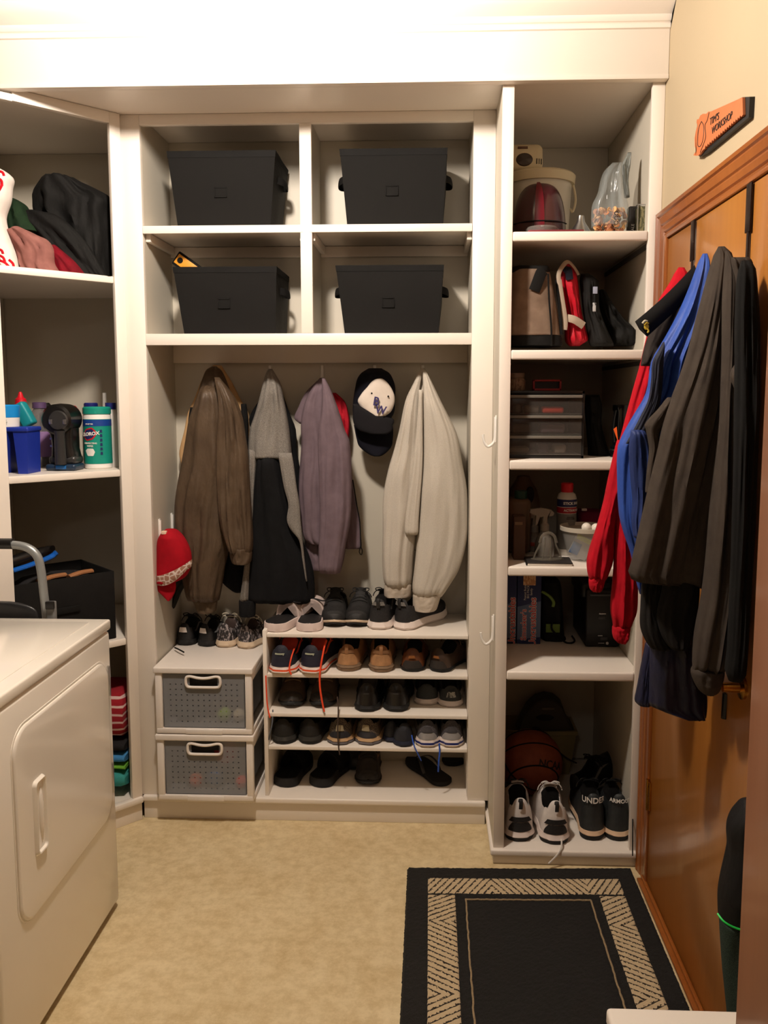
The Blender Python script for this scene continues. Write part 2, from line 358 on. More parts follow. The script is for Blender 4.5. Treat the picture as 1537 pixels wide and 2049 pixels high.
# ------------------------------------------------------------------ left corner cabinet, its face on the diagonal
A0 = Vector((-1.046, 2.868, 0)); dv = Vector((-.70711, -.70711, 0)); nv = Vector((.70711, -.70711, 0))   # nv points into the room
def dg(s, d, z): return A0+dv*s+nv*d+Vector((0, 0, z))
def dbox(g, s0, s1, d0, d1, z0, z1, bev=B):
    m = Matrix((( dv.x, nv.x, 0, A0.x), (dv.y, nv.y, 0, A0.y), (0, 0, 1, 0), (0, 0, 0, 1)))
    return g.box((s0, d0, z0), (s1, d1, z1), bev, mtx=m)
t = CC = thing('corner_cabinet', 'white built-in corner cabinet with angled front left of the coat niche', 'cabinet', tuple(dg(.2, 0, 0)))
g = G(); dbox(g, 0, .037, -.02, 0, .092, SOF-.001); dbox(g, .410, .60, -.02, 0, .092, 2.45); dbox(g, .037, .345, -.02, 0, 2.452, SOF-.001); dbox(g, .345, .60, -.02, 0, 2.45, 2.472)
g.obj('face_frame', WHITE, t)
LS = (1.952, 1.292, .69)
def shelf_poly(inset=.012):
    a = dg(.004, -inset, 0); b = dg(.59, -inset, 0)
    return [(a.x, a.y), (-1.048, 2.90), (-1.048, 3.33), (-1.715, 3.33), (-1.715, 2.42), (b.x-.02, 2.42), (b.x, b.y)]
for z in LS:
    g = G().prism(shelf_poly(.022), lambda x, y, t_: Vector((x, y, t_)), z-.018, z); dbox(g, .038, .409, -.026, -.006, z-.024, z, .004); g.obj('shelf', WHITE, t)
g = G().prism(shelf_poly(.006), lambda x, y, t_: Vector((x, y, t_)), .070, .091); dbox(g, .0, .60, -.02, .012, .070, .0925, .006); g.obj('base_shelf', WHITE, t)
g = G(); dbox(g, .0, .60, -.024, -.006, 0, .0695); g.obj('toe_kick', WHITE, t)
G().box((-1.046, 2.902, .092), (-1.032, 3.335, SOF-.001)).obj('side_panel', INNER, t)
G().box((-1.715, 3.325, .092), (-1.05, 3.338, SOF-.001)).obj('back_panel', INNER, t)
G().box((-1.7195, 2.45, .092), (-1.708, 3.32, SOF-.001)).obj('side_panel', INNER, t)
G().box((-1.7195, 2.425, 0), (-1.49, 2.44, SOF-.001)).obj('side_panel', WHITE, t)
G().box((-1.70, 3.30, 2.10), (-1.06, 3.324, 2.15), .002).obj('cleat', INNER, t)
# ------------------------------------------------------------------ coat hooks
def hook(x, y, z, dx, dy, lab, big=1., grp=None):
    # flat plate on the wall, arm curling out along (dx,dy)
    t = thing('coat_hook', lab, 'hook', (x, y, z), grp); d = Vector((dx, dy, 0)); s = Vector((-dy, dx, 0)); g = G()
    P = [Vector((x, y, z))+d*a+Vector((0, 0, b)) for a, b in ((.004, .045*big), (.004, 0), (.008, -.028*big), (.024*big, -.042*big), (.036*big, -.028*big), (.040*big, -.006*big))]
    g.tube(P, lambda q: .0042*big*(1.15-.3*q), 8, smooth=5); G_ = g.obj('hook_arm', WPL, t)
    g = G(); m = Matrix.Translation((x, y, z)) @ Matrix(((s.x, d.x, 0, 0), (s.y, d.y, 0, 0), (0, 0, 1, 0), (0, 0, 0, 1)))
    g.box((-.007*big, .0004, -.03*big), (.007*big, .005, .05*big), .002, mtx=m); g.obj('plate', WPL, t)
pz = PY(986, 865, 2.70).z; hook(.2146, 2.70, pz, -1, 0, 'upper white hook on the narrow return panel right of the coat niche', 1.1)
pz = PY(980, 1262, 2.70).z; hook(.2146, 2.70, pz, -1, 0, 'lower white hook on the narrow return panel right of the coat niche', 1.1)
hook(XL+.0005, 2.955, PY(316, 1068, 2.955).z, 1, 0, 'white hook on niche side wall holding the red cap', 1.1)
hook(XL+.0005, 3.10, PY(346, 1055, 3.10).z, 1, 0, 'white hook on niche side wall behind the red cap', 1.1)
for px, lab in ((432, 'white hook holding the brown windbreaker'), (541, 'white hook holding the grey and black hoodie'), (645, 'white hook holding the mauve zip jacket'), (750, 'white hook holding the white and black cap'), (846, 'white hook holding the pale grey sweatshirt')):
    p = PY(px, 752, YB); hook(p.x, YB-.0005, p.z-.0, 0, -1, lab, .8)
# outlet plate on the niche back
p = PY(612, 1222, YB)
t = thing('wall_outlet', 'white outlet plate low on the niche back wall', 'outlet', (p.x, YB, p.z))
G().box((p.x-.035, YB-.006, p.z-.057), (p.x+.035, YB-.0005, p.z+.057), .002).obj('cover_plate', WPL, t)
for dz in (-.025, .025): G().box((p.x-.016, YB-.0085, p.z+dz-.013), (p.x+.016, YB-.006, p.z+dz+.013), .003).obj('socket', WPL, t)
# ------------------------------------------------------------------ dryer
ENAM = mat('white_enamel', (238, 231, 219), .16, coat=.4)
t = thing('clothes_dryer', 'white front-loading clothes dryer filling the lower left corner', 'dryer', (-1.28, 2.02, 0))
g = G().box((-1.62, 1.672, .022), (-.941, 2.358, .862), .012, seg=3); g.obj('body', ENAM, t)
g = G().box((-1.63, 1.670, .8645), (-.9385, 2.361, .8945), .006, seg=3); g.box((-1.60, 1.70, .889), (-.985, 2.32, .8962), .0015, seg=2); g.obj('lid', ENAM, t)
G().box((-1.60, 1.69, 0), (-.965, 2.34, .0215)).obj('gap_shade', mat('shadow_black', (20, 18, 16), .8), t)  # black block standing in for the shade in the gap under the dryer
def rrect(y0, z0, y1, z1, r, n=8):
    out = []
    for cy_, cz_, a0 in ((y1-r, z1-r, 0), (y0+r, z1-r, PI/2), (y0+r, z0+r, PI), (y1-r, z0+r, 1.5*PI)):
        out += [(cy_+r*math.cos(a0+k*PI/2/n), cz_+r*math.sin(a0+k*PI/2/n)) for k in range(n+1)]
    return out
g = G(); base = rrect(1.765, .315, 2.320, .790, .065)
def ins(q): return rrect(1.765+q, .315+q, 2.320-q, .790-q, .065-q*.8)
g.rings([[Vector((-.941+dx, a, b)) for a, b in ins(q)] for q, dx in ((-.007, -.002), (-.006, .0012), (-.002, .0012), (0, -.001), (.0005, .004), (.003, .0062), (.008, .0070), (.06, .0072))])
dd = g.obj('door', ENAM, t)
hy, hz = 1.868, .548
def hin(q): return rrect(hy-.028+q, hz-.092+q, hy+.028-q, hz+.092-q, .012-q*.5)
g = G(); g.rings([[Vector((-.934+dx, a, b)) for a, b in hin(q)] for q, dx in ((-.003, -.002), (0, .005), (.003, .009), (.006, .008), (.009, .0025), (.012, .0015))], cap1=True)
g.lathe([(0, -.07), (.004, -.066), (.010, -.03), (.010, .03), (.004, .066), (0, .07)], (-.9335, hy+.006, hz), 16, sx=.7); g.obj('handle', ENAM, dd)
for z in (.72, .425):
    G().box((-.938, 2.316, z-.045), (-.931, 2.326, z+.045), .001).obj('hinge', CHROME, dd)
# ------------------------------------------------------------------ white low bench at the near right corner
t = thing('storage_bench', 'cream topped low bench in the bottom right corner beside brown door', 'bench', (.5, 1.2, 0))
G().box((.322, 1.03, .418), (.66, 1.412, .45), .008, seg=3).obj('bench_top', WHITE, t)
G().box((.34, 1.04, 0), (.65, 1.395, .418), .002).obj('body', WHITE, t)
# ------------------------------------------------------------------ rug
RB = mat('rug_black', (13, 12, 11), .95, 'pile', (26, 24, 21)); RBG = mat('rug_beige', (188, 164, 128), .95, 'pile', (158, 134, 98))
RH1 = mat('rug_band_side', (204, 182, 146), .95, 'herring', (40, 32, 24), .5); RH2 = mat('rug_band_end', (204, 182, 146), .95, 'herring', (40, 32, 24), 2)
t = thing('area_rug', 'black rug with beige herringbone border on the floor before the tall cabinet', 'rug', (.31, 1.95, 0))
def rugz(x, y): return .011+.006*max(0, (x-.3)/.4)*max(0, (y-2.3)/.3)
def patch(name, x0, x1, y0, y1, top, m, fringe=.0, parent=None):
    g = G(); nx = max(2, int((x1-x0)/.006)); ny = max(2, int((y1-y0)/.006)); nx, ny = min(nx, 130), min(ny, 240); vs = []
    for j in range(ny+1):
        for i in range(nx+1):
            x = x0+(x1-x0)*i/nx; y = y0+(y1-y0)*j/ny; e = i in (0, nx) or j in (0, ny)
            z = rugz(x, y)+top+.0022*noise.noise(Vector((x*260, y*260, 3)))
            if e: z = .001; x += .0022*noise.noise(Vector((x*200, y*200, 1))); y += .0022*noise.noise(Vector((x*200, y*200, 7)))
            vs.append((x, y+.022*(x-.3), z))
    fs = [(j*(nx+1)+i, j*(nx+1)+i+1, (j+1)*(nx+1)+i+1, (j+1)*(nx+1)+i) for j in range(ny) for i in range(nx)]
    g.add(vs, fs); return g.obj(name, m, parent or t, ang=3)
patch('pile', -.069, .664, 1.43, 2.592, 0, RB)
for a, b, c, d, m in ((-.006, .088, 1.52, 2.44, RH1), (.522, .612, 1.52, 2.44, RH1), (-.006, .612, 2.44, 2.53, RH2), (-.006, .612, 1.45, 1.52, RH2)):
    patch('border_band', a, b, c, d, .0022, m)
g = G()
def rp(x, y): return (x, y+.022*(x-.3), .0135+rugz(x, y)-.011)
for pa, pb in (((.115, 1.56), (.115, 2.412)), ((.115, 2.412), (.497, 2.412)), ((.497, 2.412), (.497, 1.56))):
    pts = [rp(pa[0]+(pb[0]-pa[0])*q/60+.0012*random.uniform(-1, 1), pa[1]+(pb[1]-pa[1])*q/60+.0012*random.uniform(-1, 1)) for q in range(61)]
    g.tube(pts, .0028, 6, smooth=0)
g.obj('border_line', RBG, t)
# ------------------------------------------------------------------ shoes
FOOT = [(0, .020), (.008, .027), (.03, .034), (.07, .039), (.12, .041), (.14, .0412), (.25, .040), (.38, .039), (.52, .043), (.66, .048), (.78, .047), (.88, .040), (.95, .027), (.985, .015), (1, .005)]
def interp(T, s):
    for a, b in zip(T, T[1:]):
        if s <= b[0]: t = (s-a[0])/(b[0]-a[0]); t = t*t*(3-2*t)*.5+t*.5; return a[1]+(b[1]-a[1])*t
    return T[-1][1]
def foot_w(s): return max(.003, .0412*math.sqrt(max(0, 1-(1-s/.14)**2))) if s < .14 else interp(FOOT, s)
UPH = {'low': [(0, .052), (.03, .068), (.08, .074), (.18, .064), (.30, .058), (.40, .070), (.46, .080), (.52, .076), (.62, .060), (.75, .046), (.88, .036), (.96, .024), (1, .006)],
       'tall': [(0, .060), (.03, .078), (.08, .084), (.18, .074), (.30, .068), (.40, .080), (.46, .088), (.52, .082), (.62, .066), (.75, .052), (.88, .040), (.96, .026), (1, .006)],
       'high': [(0, .10), (.03, .125), (.08, .130), (.18, .124), (.30, .122), (.38, .124), (.44, .118), (.52, .092), (.62, .066), (.75, .050), (.88, .038), (.96, .025), (1, .006)],
       'squat': [(0, .036), (.03, .048), (.08, .052), (.18, .044), (.30, .040), (.40, .050), (.46, .058), (.52, .056), (.62, .048), (.75, .040), (.88, .032), (.96, .020), (1, .006)]}
def make_shoe(name, label, group, P, yaw=0, L=.27, W=1., H='low', sole=('white', 'black'), up=None, lining=None, ts=.022, os_=.006, toe=False,
              heel=None, heel_h=.6, tab=None, stripe=None, laces=None, cap=None, side=1, flare=.0, hole=.42, roll=0, zs=1., writing=None, hpatch2=None, midline=None):
    """heel at the origin, toe towards +y; toe=True turns the toe to the camera"""
    P = Vector(P)
    if P.x < .2: L = max(.17, min(L, (3.192-P.y)/max(.75, math.cos(yaw))))
    t = thing(name, label, 'shoe', (0, 0, 0), group)
    def wv(s): return foot_w(s)*W
    def cx(s): return side*.005*math.sin(s*PI)*W
    def lift(s): return .014*max(0, (s-.72)/.28)**2
    ss = [0, .002, .006, .013, .024, .04, .06, .085, .11]+[.15+.05*k for k in range(15)]+[.88, .91, .94, .965, .98, .99, 1]
    def outline(off, z, zl=1):
        Lp = [Vector((cx(s)-wv(s)-off, s*L-(off if s < .02 else 0)+(off if s > .98 else 0), z+lift(s)*zl)) for s in ss]
        Rp = [Vector((cx(s)+wv(s)+off, s*L-(off if s < .02 else 0)+(off if s > .98 else 0), z+lift(s)*zl)) for s in ss]
        return Lp+Rp[::-1]
    f = flare
    def taper(z): return f*(1-z/ts)
    g = G(); g.rings([outline(-.004, 0), outline(-.001+f*.8, .0015), outline(.0015+f, os_)]); g.obj('outsole', sole[1], t)
    g = G(); g.rings([outline(.001+f*.9, os_), outline(.0045+f, os_+.004), outline(.0035+f*.4, ts*.7), outline(.0015, ts), outline(-.006, ts+.001)]); ms = g.obj('midsole', sole[0], t)
    if midline:
        g = G(); z0, z1 = midline[1:]; R0 = outline(.0052+f*.6, z0); R1 = outline(.0052+f*.5, z1); n = len(R0); lo_, hi_ = 18, n-18
        idx = list(range(n)); idx = idx[hi_:]+idx[:lo_]
        g.rings([[R0[i] for i in idx], [R1[i] for i in idx]], closed=False); g.obj('sole_stripe', midline[0], ms)
    hT = UPH[H]; base = ts-.003
    NJ = 32
    def ptop(s, th, off=0):
        w_, h_ = wv(s)+off, interp(hT, s)*zs+off; c, n_ = math.cos(th), math.sin(th); e = .72 if s < .5 else .85
        lean = 1-(.16 if H != 'high' else .10)*n_ if s < .5 else 1
        x = cx(s)-math.copysign(abs(c)**e, c)*w_*lean; z = base+lift(s)+h_*abs(n_)**.62
        return Vector((x, s*L+(.006*n_ if s < .1 else 0)-(off if s < .03 else 0), z))
    g = G(); R = []; mi = []
    us = [0, .002, .006, .013, .024, .038, .055, .072, .09, .11]+[.14+.03*k for k in range(24)]+[.86, .89, .92, .95, .97, .985, .995, 1]
    for s in us:
        ring = []
        for j in range(NJ+1):
            th = PI*j/NJ; p = ptop(s, th)
            if .055 < s < hole and .24*PI < th < .76*PI:
                d_ = min(1, (s-.055)/.02)*min(1, (hole-s)/.03); e_ = min(1, (min(th, PI-th)-.24*PI)/(.05*PI))
                h_ = interp(hT, s)*zs; p.z -= h_*.62*d_*e_; p.x = cx(s)+(p.x-cx(s))*(1-.0*e_)
            elif .03 < s <= .055 or hole <= s < hole+.02: p.z += .0015*math.sin(th)
            ring.append(p)
        R.append(ring)
    g.rings(R, closed=False); upo = None
    back_ = R[0]; c0 = sum(back_, Vector())/len(back_)+Vector((0, -.001, 0))
    n = NJ+1; fi = 0
    for i in range(len(R)-1):
        for j in range(n-1):
            th = PI*(j+.5)/NJ; s = (us[i]+us[i+1])/2
            if .05 < s < hole+.01 and .235*PI < th < .765*PI: g.m[fi] = 1
            fi += 1
    g.add(back_+[c0], [(k, k+1, len(back_)) for k in range(len(back_)-1)]+[(len(back_)-1, 0, len(back_))])
    upo = g.obj('upper', [up, lining or BLKF], t, ang=1.0)
    def patch_(nm, s0, s1, a0, a1, m, off=.0012, par=None, ns=10, na=14):
        g = G(); rr = []
        for i in range(ns+1):
            s = s0+(s1-s0)*i/ns; rr.append([ptop(s, a0+(a1-a0)*j/na, off) for j in range(na+1)])
        g.rings(rr, closed=False)
        return g.obj(nm, m, par or upo, ang=1.2)
    # rounded patch on the heel's back: polygon in (x, z) pushed on to the rear surface
    def back(x, z, off=.0015):
        q = min(.985, abs(x)/(.0412*W)); s = .14*(1-math.sqrt(1-q*q))
        return Vector((x+cx(s), s*L-off+.10*max(0, z-base)*0+.004*min(1, max(0, (z-base)/.06)), z))
    wh = .036*W
    if heel:
        hh = interp(hT, .02)*zs*heel_h; g = G(); rr = []
        for i in range(7):
            z = base+.002+hh*i/6; k = 1-.35*(i/6)**2
            rr.append([back(wh*k*(-1+2*j/12), z, .003+.001*math.sin(PI*j/12)) for j in range(13)])
        g.rings(rr, closed=False); g.obj('heel_counter', heel, upo, ang=1.2)
    if hpatch2:
        m_, za, zb, k = hpatch2; g = G(); rr = []
        for i in range(5):
            z = base+interp(hT, .03)*zs*(za+(zb-za)*i/4); rr.append([back(wh*k*(1-.25*i/4)*(-1+2*j/8), z, .0055) for j in range(9)])
        g.rings(rr, closed=False); g.obj('heel_badge', m_, upo, ang=1.2)
    if tab:
        z = base+interp(hT, .03)*zs; g = G().tube([(cx(0), -.001, z-.024), (cx(0), -.005, z-.004), (cx(0), -.001, z+.009), (cx(0), .008, z+.006), (cx(0), .012, z-.006)], .0065, 8, flat=.28, smooth=4, up=(0, 1, 0)); g.obj('heel_tab', tab, t)
    # tongue and laces
    if H != 'none' and laces is not False:
        g = G(); rr = []
        for i in range(7):
            s = hole-.05+.16*i/6; z = ptop(max(s, hole+.02), PI/2).z+.004+.016*(1-i/6)
            rr.append([Vector((cx(s)+.020*W*a*(1-.15*i/6), s*L, z-.004*a*a)) for a in (-1, -.6, 0, .6, 1)]+[Vector((cx(s)+.020*W*a*(1-.15*i/6), s*L+.003, z-.005-.004*a*a)) for a in (1, .6, 0, -.6, -1)])
        g.rings(rr); g.obj('tongue', stripe if stripe and laces is None else up, t)
    if laces:
        g = G()
        for k in range(4):
            s = hole+.045+.05*k; a = .62+.1*k
            pts = [ptop(s+.012*q, PI/2+(q)*a*.62, .0028) for q in (-1, -.5, 0, .5, 1)]; g.tube(pts, .0021, 6)
            pts = [ptop(s-.012*q, PI/2+(q)*a*.62, .0034) for q in (-1, -.5, 0, .5, 1)]; g.tube(pts, .0021, 6)
        s = hole+.03; c = ptop(s, PI/2, .006)
        for q in (-1, 1):
            g.tube([c, c+Vector((q*.014, -.004, .012)), c+Vector((q*.030, -.010, .010)), c+Vector((q*.026, -.004, .001)), c], .0019, 6)
            g.tube([c, c+Vector((q*.018, .006, .004)), c+Vector((q*.036, .004, -.008)), c+Vector((q*.042, .0, -.022))], .0019, 6)
        g.obj('laces', laces, t)
    if stripe:
        for sd in (0, 1):
            a0, a1 = (.10*PI, .30*PI) if sd == 0 else (.90*PI, .70*PI)
            g = G(); rr = []
            for i in range(13):
                s = .20+.42*i/12; k = i/12; am = a0+(a1-a0)*(.1+.7*(k**1.5)); wd = (a1-a0)*.30*math.sin(PI*min(1, k*.9+.1))
                rr.append([ptop(s, am-wd*.5, .0016), ptop(s, am+wd*.5, .0016)])
            g.rings(rr, closed=False); g.obj('side_stripe', stripe, upo)
    if cap: patch_('toe_cap', .86, .995, .04*PI, .96*PI, cap, .0014)
    if writing:
        body, sz, m_, zf, rot = writing; zc = base+interp(hT, .03)*zs*zf; Rw = foot_w(.10)*W
        def fn(x, y, z):
            if rot: x, y = -y, x
            a = x/Rw; a = max(-1.35, min(1.35, a)); return Vector((cx(0)+Rw*math.sin(a)*1.0, .14*L*(1-math.cos(a))-z-.0012-.002*abs(math.sin(a)), zc+y))
        text(body, sz, m_, upo, fn, 'lettering', .0006, .0004)
    t['_l'] = 1; del t['_l']
    t.location = P; t.rotation_euler = (roll, 0, yaw+(PI if toe else 0))
    if toe:
        d = Vector((math.sin(yaw)*1, -math.cos(yaw), 0)); t.location = Vector(P)+Vector((-math.sin(yaw)*L, math.cos(yaw)*L, 0))
    return t
def SM(n, c, k='fabric', c2=None, r=.7, **kw): return mat(n, c, r, k, c2, **kw)
W_S = SM('sole_white', (226, 212, 204), 'plain', r=.6); T_S = SM('sole_cream', (206, 184, 158), 'plain', r=.7); K_S = SM('sole_black', (13, 12, 12), 'plain', r=.75)
K_U = SM('knit_black', (15, 14, 14), 'mesh', (24, 22, 22)); WH = SM('upper_white', (222, 212, 204), 'leather', (205, 196, 188), .5)
def Z(px, py, z): return PZ(px, py, z)
# ---- shoe rack inside the niche
RT = (.700, .552, .405, .281)
t = thing('shoe_rack', 'white open shoe rack with four shoe levels under the hanging coats', 'shoe rack', (-.23, 2.89, .092))
for i, z in enumerate(RT):
    G().box((-.583, 2.888, z-.013), (.138, 3.185, z), .0015).obj('shelf' if i else 'top_board', WHITE, t)
G().box((-.598, 2.887, .0925), (-.5835, 3.187, .712), .0015).obj('side_panel', WHITE, t)
G().box((.1385, 2.887+.02, .0925), (.1398, 3.187, .70), 0).obj('side_panel', WHITE, t)
# ---- stacked drawer units
FROST = mat('frosted_plastic', (158, 160, 164), .45, alpha=.58); DWH = mat('drawer_white', (232, 224, 216), .4)
def drawer_unit(zb, zt, label, toys):
    x0, x1, yf, yb = -.978, -.626, 2.835, 3.17; H_ = zt-zb
    t = thing('drawer_unit', label, 'drawer unit', ((x0+x1)/2, yf, zb), 'stacked white plastic drawer units')
    G().box((x0-.002, yf-.008, zt-.022), (x1+.002, yb, zt), .004, seg=3).obj('top_panel', DWH, t)
    g = G()
    for xa, xb in ((x0+.002, x0+.027), (x1-.027, x1-.002)):
        g.box((xa, yf-.002, zb+.002), (xb, yf+.02, zt-.0225), .004); g.box((xa, yb-.03, zb+.002), (xb, yb-.004, zt-.0225), .004)
        xs = x0+.002 if xa < -.9 else x1-.008
        g.box((xs, yf+.018, zb+.002), (xs+.006, yb-.03, zb+.02), .001); g.box((xs, yf+.018, zt-.05), (xs+.006, yb-.03, zt-.0225), .001)
    g.box((x0+.005, yf-.0034, zb+.003), (x1-.005, yf+.02, zb+.022), .003); g.box((x0+.11, yf-.0062, zb+.0022), (x1-.11, yf, zb+.020), .002)
    g.obj('frame', DWH, t)
    xa, xb, za, zc = x0+.030, x1-.030, zb+.024, zt-.026
    # front with a real grid of round holes
    bm = bmesh.new(); NX, NZ = 13, 8; r = .0026; cx0 = xa+.026; dx = (xb-xa-.052)/(NX-1); cz1 = zc-.038; dz = (cz1-za-.022)/(NZ-1)
    g = G(); fr = G()
    drawer = G(); Yf = yf+.004
    hx0, hx1, hz0, hz1 = (xa+xb)/2-.052, (xa+xb)/2+.052, zc-.046, zc-.010
    holes = [(cx0+dx*i, cz1-dz*j) for i in range(NX) for j in range(NZ) if not (j < 2 and 3 <= i <= 9)]
    # cells: each hole cell is an annular ring of quads, the rest plain quads
    xsn = [xa]+[cx0+dx*(i-.5) for i in range(NX+1)]+[xb]; zsn = [za]+[cz1-dz*(NZ-1)-dz*.5+dz*j for j in range(NZ+1)]+[zc]
    for i in range(len(xsn)-1):
        for j in range(len(zsn)-1):
            a, b, c, d = xsn[i], xsn[i+1], zsn[j], zsn[j+1]; mx_, mz_ = (a+b)/2, (c+d)/2
            isin = 0 < i < len(xsn)-2 and 0 < j < len(zsn)-2 and any(abs(mx_-hx) < 1e-4 and abs(mz_-hz_) < 1e-4 for hx, hz_ in holes)
            if hx0-.001 < mx_ < hx1+.001 and mz_ > hz0+.004 and mz_ < hz1: continue
            if not isin: drawer.add([(a, Yf, c), (b, Yf, c), (b, Yf, d), (a, Yf, d)], [(0, 1, 2, 3)]); continue
            n = 8; inn = [(mx_+r*math.cos(PI/4+PI*k/4), Yf, mz_+r*math.sin(PI/4+PI*k/4)) for k in range(n)]
            sq = [(b, Yf, d), (mx_, Yf, d), (a, Yf, d), (a, Yf, mz_), (a, Yf, c), (mx_, Yf, c), (b, Yf, c), (b, Yf, mz_)]
            drawer.add(inn+sq, [(k, (k+1) % n, n+(k+1) % n, n+k) for k in range(n)])
            drawer.add([p for p in inn]+[(p[0], Yf+.0018, p[2]) for p in inn], [(k, n+k, n+(k+1) % n, (k+1) % n) for k in range(n)])
    drawer.box((xa, Yf, za), (xa+.002, yb-.04, zc-.03)); drawer.box((xb-.002, Yf, za), (xb, yb-.04, zc-.03)); drawer.box((xa, Yf, za), (xb, yb-.04, za+.002)); drawer.box((xa, yb-.042, za), (xb, yb-.04, zc-.03))
    dr = drawer.obj('drawer', FROST, t, smooth=False)
    mx_ = (xa+xb)/2; hz_ = zc-.027; P = []
    for (ux, uz) in ((-.050, .012), (-.046, .019), (-.036, .0205), (-.018, .0155), (0, .0135), (.018, .0155), (.036, .0205), (.046, .019), (.050, .012), (.0505, -.004), (.047, -.015), (.038, -.019), (0, -.0195), (-.038, -.019), (-.047, -.015), (-.0505, -.004)):
        P.append(Vector((mx_+ux*1.22, yf-.002, hz_+uz)))
    C_ = cat(P, 3, True); rr = []
    for i, p in enumerate(C_):
        tn = (C_[(i+1) % len(C_)]-C_[i-1]).normalized(); nn = Vector((tn.z, 0, -tn.x))
        rr.append([p+nn*(.0052*math.cos(2*PI*k/8))+Vector((0, .006*math.sin(2*PI*k/8), 0)) for k in range(8)])
    g = G(); rr.append(rr[0]); g.rings(rr, cap0=False, cap1=False); g.obj('handle_rim', DWH, dr)
    G().box((mx_-.058, yf+.03, hz_-.018), (mx_+.058, yf+.032, hz_+.016)).obj('handle_recess', BLK, dr)
    for nm, lab, col, tx, tz, rr_ in toys:
        o = thing(nm, lab, 'ball', (0, 0, 0)); m = mat('toy_%d%d%d' % col, col, .6)
        c = Vector((tx, yf+.035+rr_, za+.003+rr_+tz)); G().lathe([(rr_*math.sin(PI*k/14), -rr_*math.cos(PI*k/14)) for k in range(15)], c, 22).obj('ball_shell', m, o)
        g = G(); g.lathe([(rr_*1.0, -.0012), (rr_*1.012, 0), (rr_*1.0, .0012)], c, 30); g.obj('seam', BLKF, o)
drawer_unit(.343, .590, 'white plastic drawer unit with perforated grey front, upper of the stacked two',
            [('toy_ball', 'yellow-green ball behind the upper frosted drawer front', (150, 190, 60), -.745, 0, .026), ('toy_ball', 'pale cream ball behind the upper frosted drawer front', (214, 200, 170), -.690, .004, .022), ('toy_ball', 'dark round ball at the left behind the upper frosted drawer front', (30, 45, 45), -.885, 0, .036)])
drawer_unit(.0935, .3425, 'white plastic drawer unit with perforated grey front, lower of the stacked two',
            [('toy_ball', 'orange ball left of centre behind the lower frosted drawer front', (240, 95, 35), -.855, 0, .025), ('toy_ball', 'red-orange ball at right behind the lower frosted drawer front', (245, 60, 35), -.685, 0, .022), ('toy_ball', 'blue ball in the middle behind the lower frosted drawer front', (50, 90, 140), -.785, 0, .034), ('toy_ball', 'large dull red ball high behind the lower frosted drawer front', (150, 40, 35), -.745, .085, .045)])
# ---- shoes on the drawer unit
zt = .5905
BG = SM('kid_black', (13, 12, 13), 'leather', (20, 19, 20), .55)
for i, (px, py, yw) in enumerate(((367, 1292, -.12), (407, 1294, -.35))):
    make_shoe('running_shoe', ('left' if i == 0 else 'right')+' shoe of black pair with small white heel marks, on drawer unit', 'small black sneakers with white heel marks', Z(px, py, zt), yw, .21, .83, 'low', (K_S, K_S), BG, zs=.92, hpatch2=(WH, .55, .86, .55), laces=K_U, stripe=SM('grey_stripe', (120, 120, 120), 'plain'), side=1-2*i)
SP = SM('speckle_black', (32, 26, 26), 'speckle', (150, 140, 140))
for i, (px, py, yw) in enumerate(((447, 1296, -.12), (486, 1298, -.42))):
    make_shoe('running_shoe', ('left' if i == 0 else 'right')+' shoe of speckled black pair with thick cream soles, on drawer unit', 'speckled sneakers with cream soles', Z(px, py, zt), yw, .21, .83, 'low', (T_S, T_S), SP, zs=.95, ts=.026, flare=.002, laces=SM('lace_cream', (205, 195, 175), 'plain'), lining=SM('lining_dark', (70, 55, 50)), side=1-2*i)
# ---- rack top
z = .7005
NKM = SM('slide_foot', (26, 24, 26), 'leather', r=.6)
def make_slide(label, P, yaw, m_sole, m_bed, m_strap, L=.275, W=1.12, closed=False, grp=None, ts=.03, name='slide_sandal'):
    L = min(L, (3.192-P.y)/math.cos(yaw)); t = thing(name, label, 'sandal', (0, 0, 0), grp)
    ss = [0, .002, .006, .013, .024, .04, .06, .085, .11]+[.16+.06*k for k in range(12)]+[.88, .92, .95, .975, .99, 1]
    def ol(off, z, k=1): return [Vector((-foot_w(s)*W-off, s*L-(off if s < .01 else -off*(s > .98)), z+.008*(s > .8)*(s-.8)*k)) for s in ss]+[Vector((foot_w(s)*W+off, s*L-(off if s < .01 else -off*(s > .98)), z+.008*(s > .8)*(s-.8)*k)) for s in ss[::-1]]
    G().rings([ol(-.004, 0), ol(.001, .003), ol(.002, ts*.5), ol(.0005, ts*.8), ol(-.001, ts), ol(-.005, ts+.001)]).obj('sole', m_sole, t)
    G().rings([ol(-.005, ts+.0005), ol(-.006, ts+.003), ol(-.012, ts+.0015)]).obj('footbed', m_bed, t)
    g = G(); rr = []; s0, s1 = (.42, .80) if not closed else (.38, .97)
    for i in range(13):
        s = s0+(s1-s0)*i/12; hh = (.062 if i < 9 else .062-.006*(i-8))*(1 if not closed else (1.05-.65*(i/12)**2)); w_ = foot_w(s)*W+.002
        ring = []
        for o_ in (0, .0045):
            rng = range(15) if o_ == 0 else range(14, -1, -1)
            for j in rng:
                a = PI*j/14; ring.append(Vector((-math.cos(a)*(w_-o_), s*L, ts-.012+(hh+.012-o_)*math.sin(a)**.8)))
        rr.append(ring)
    g.rings(rr); st = g.obj('strap', m_strap, t, ang=1.0)
    if not closed:
        g = G(); g.rings([[Vector((p.x*.985, p.y, p.z-.0006)) for p in r[15:]] for r in rr], closed=False); g.obj('strap_lining', m_bed, st, ang=1.2)
    t.location = P; t.rotation_euler = (0, 0, yaw); return t
SLS = SM('slide_sole', (214, 196, 190), 'plain', r=.6)
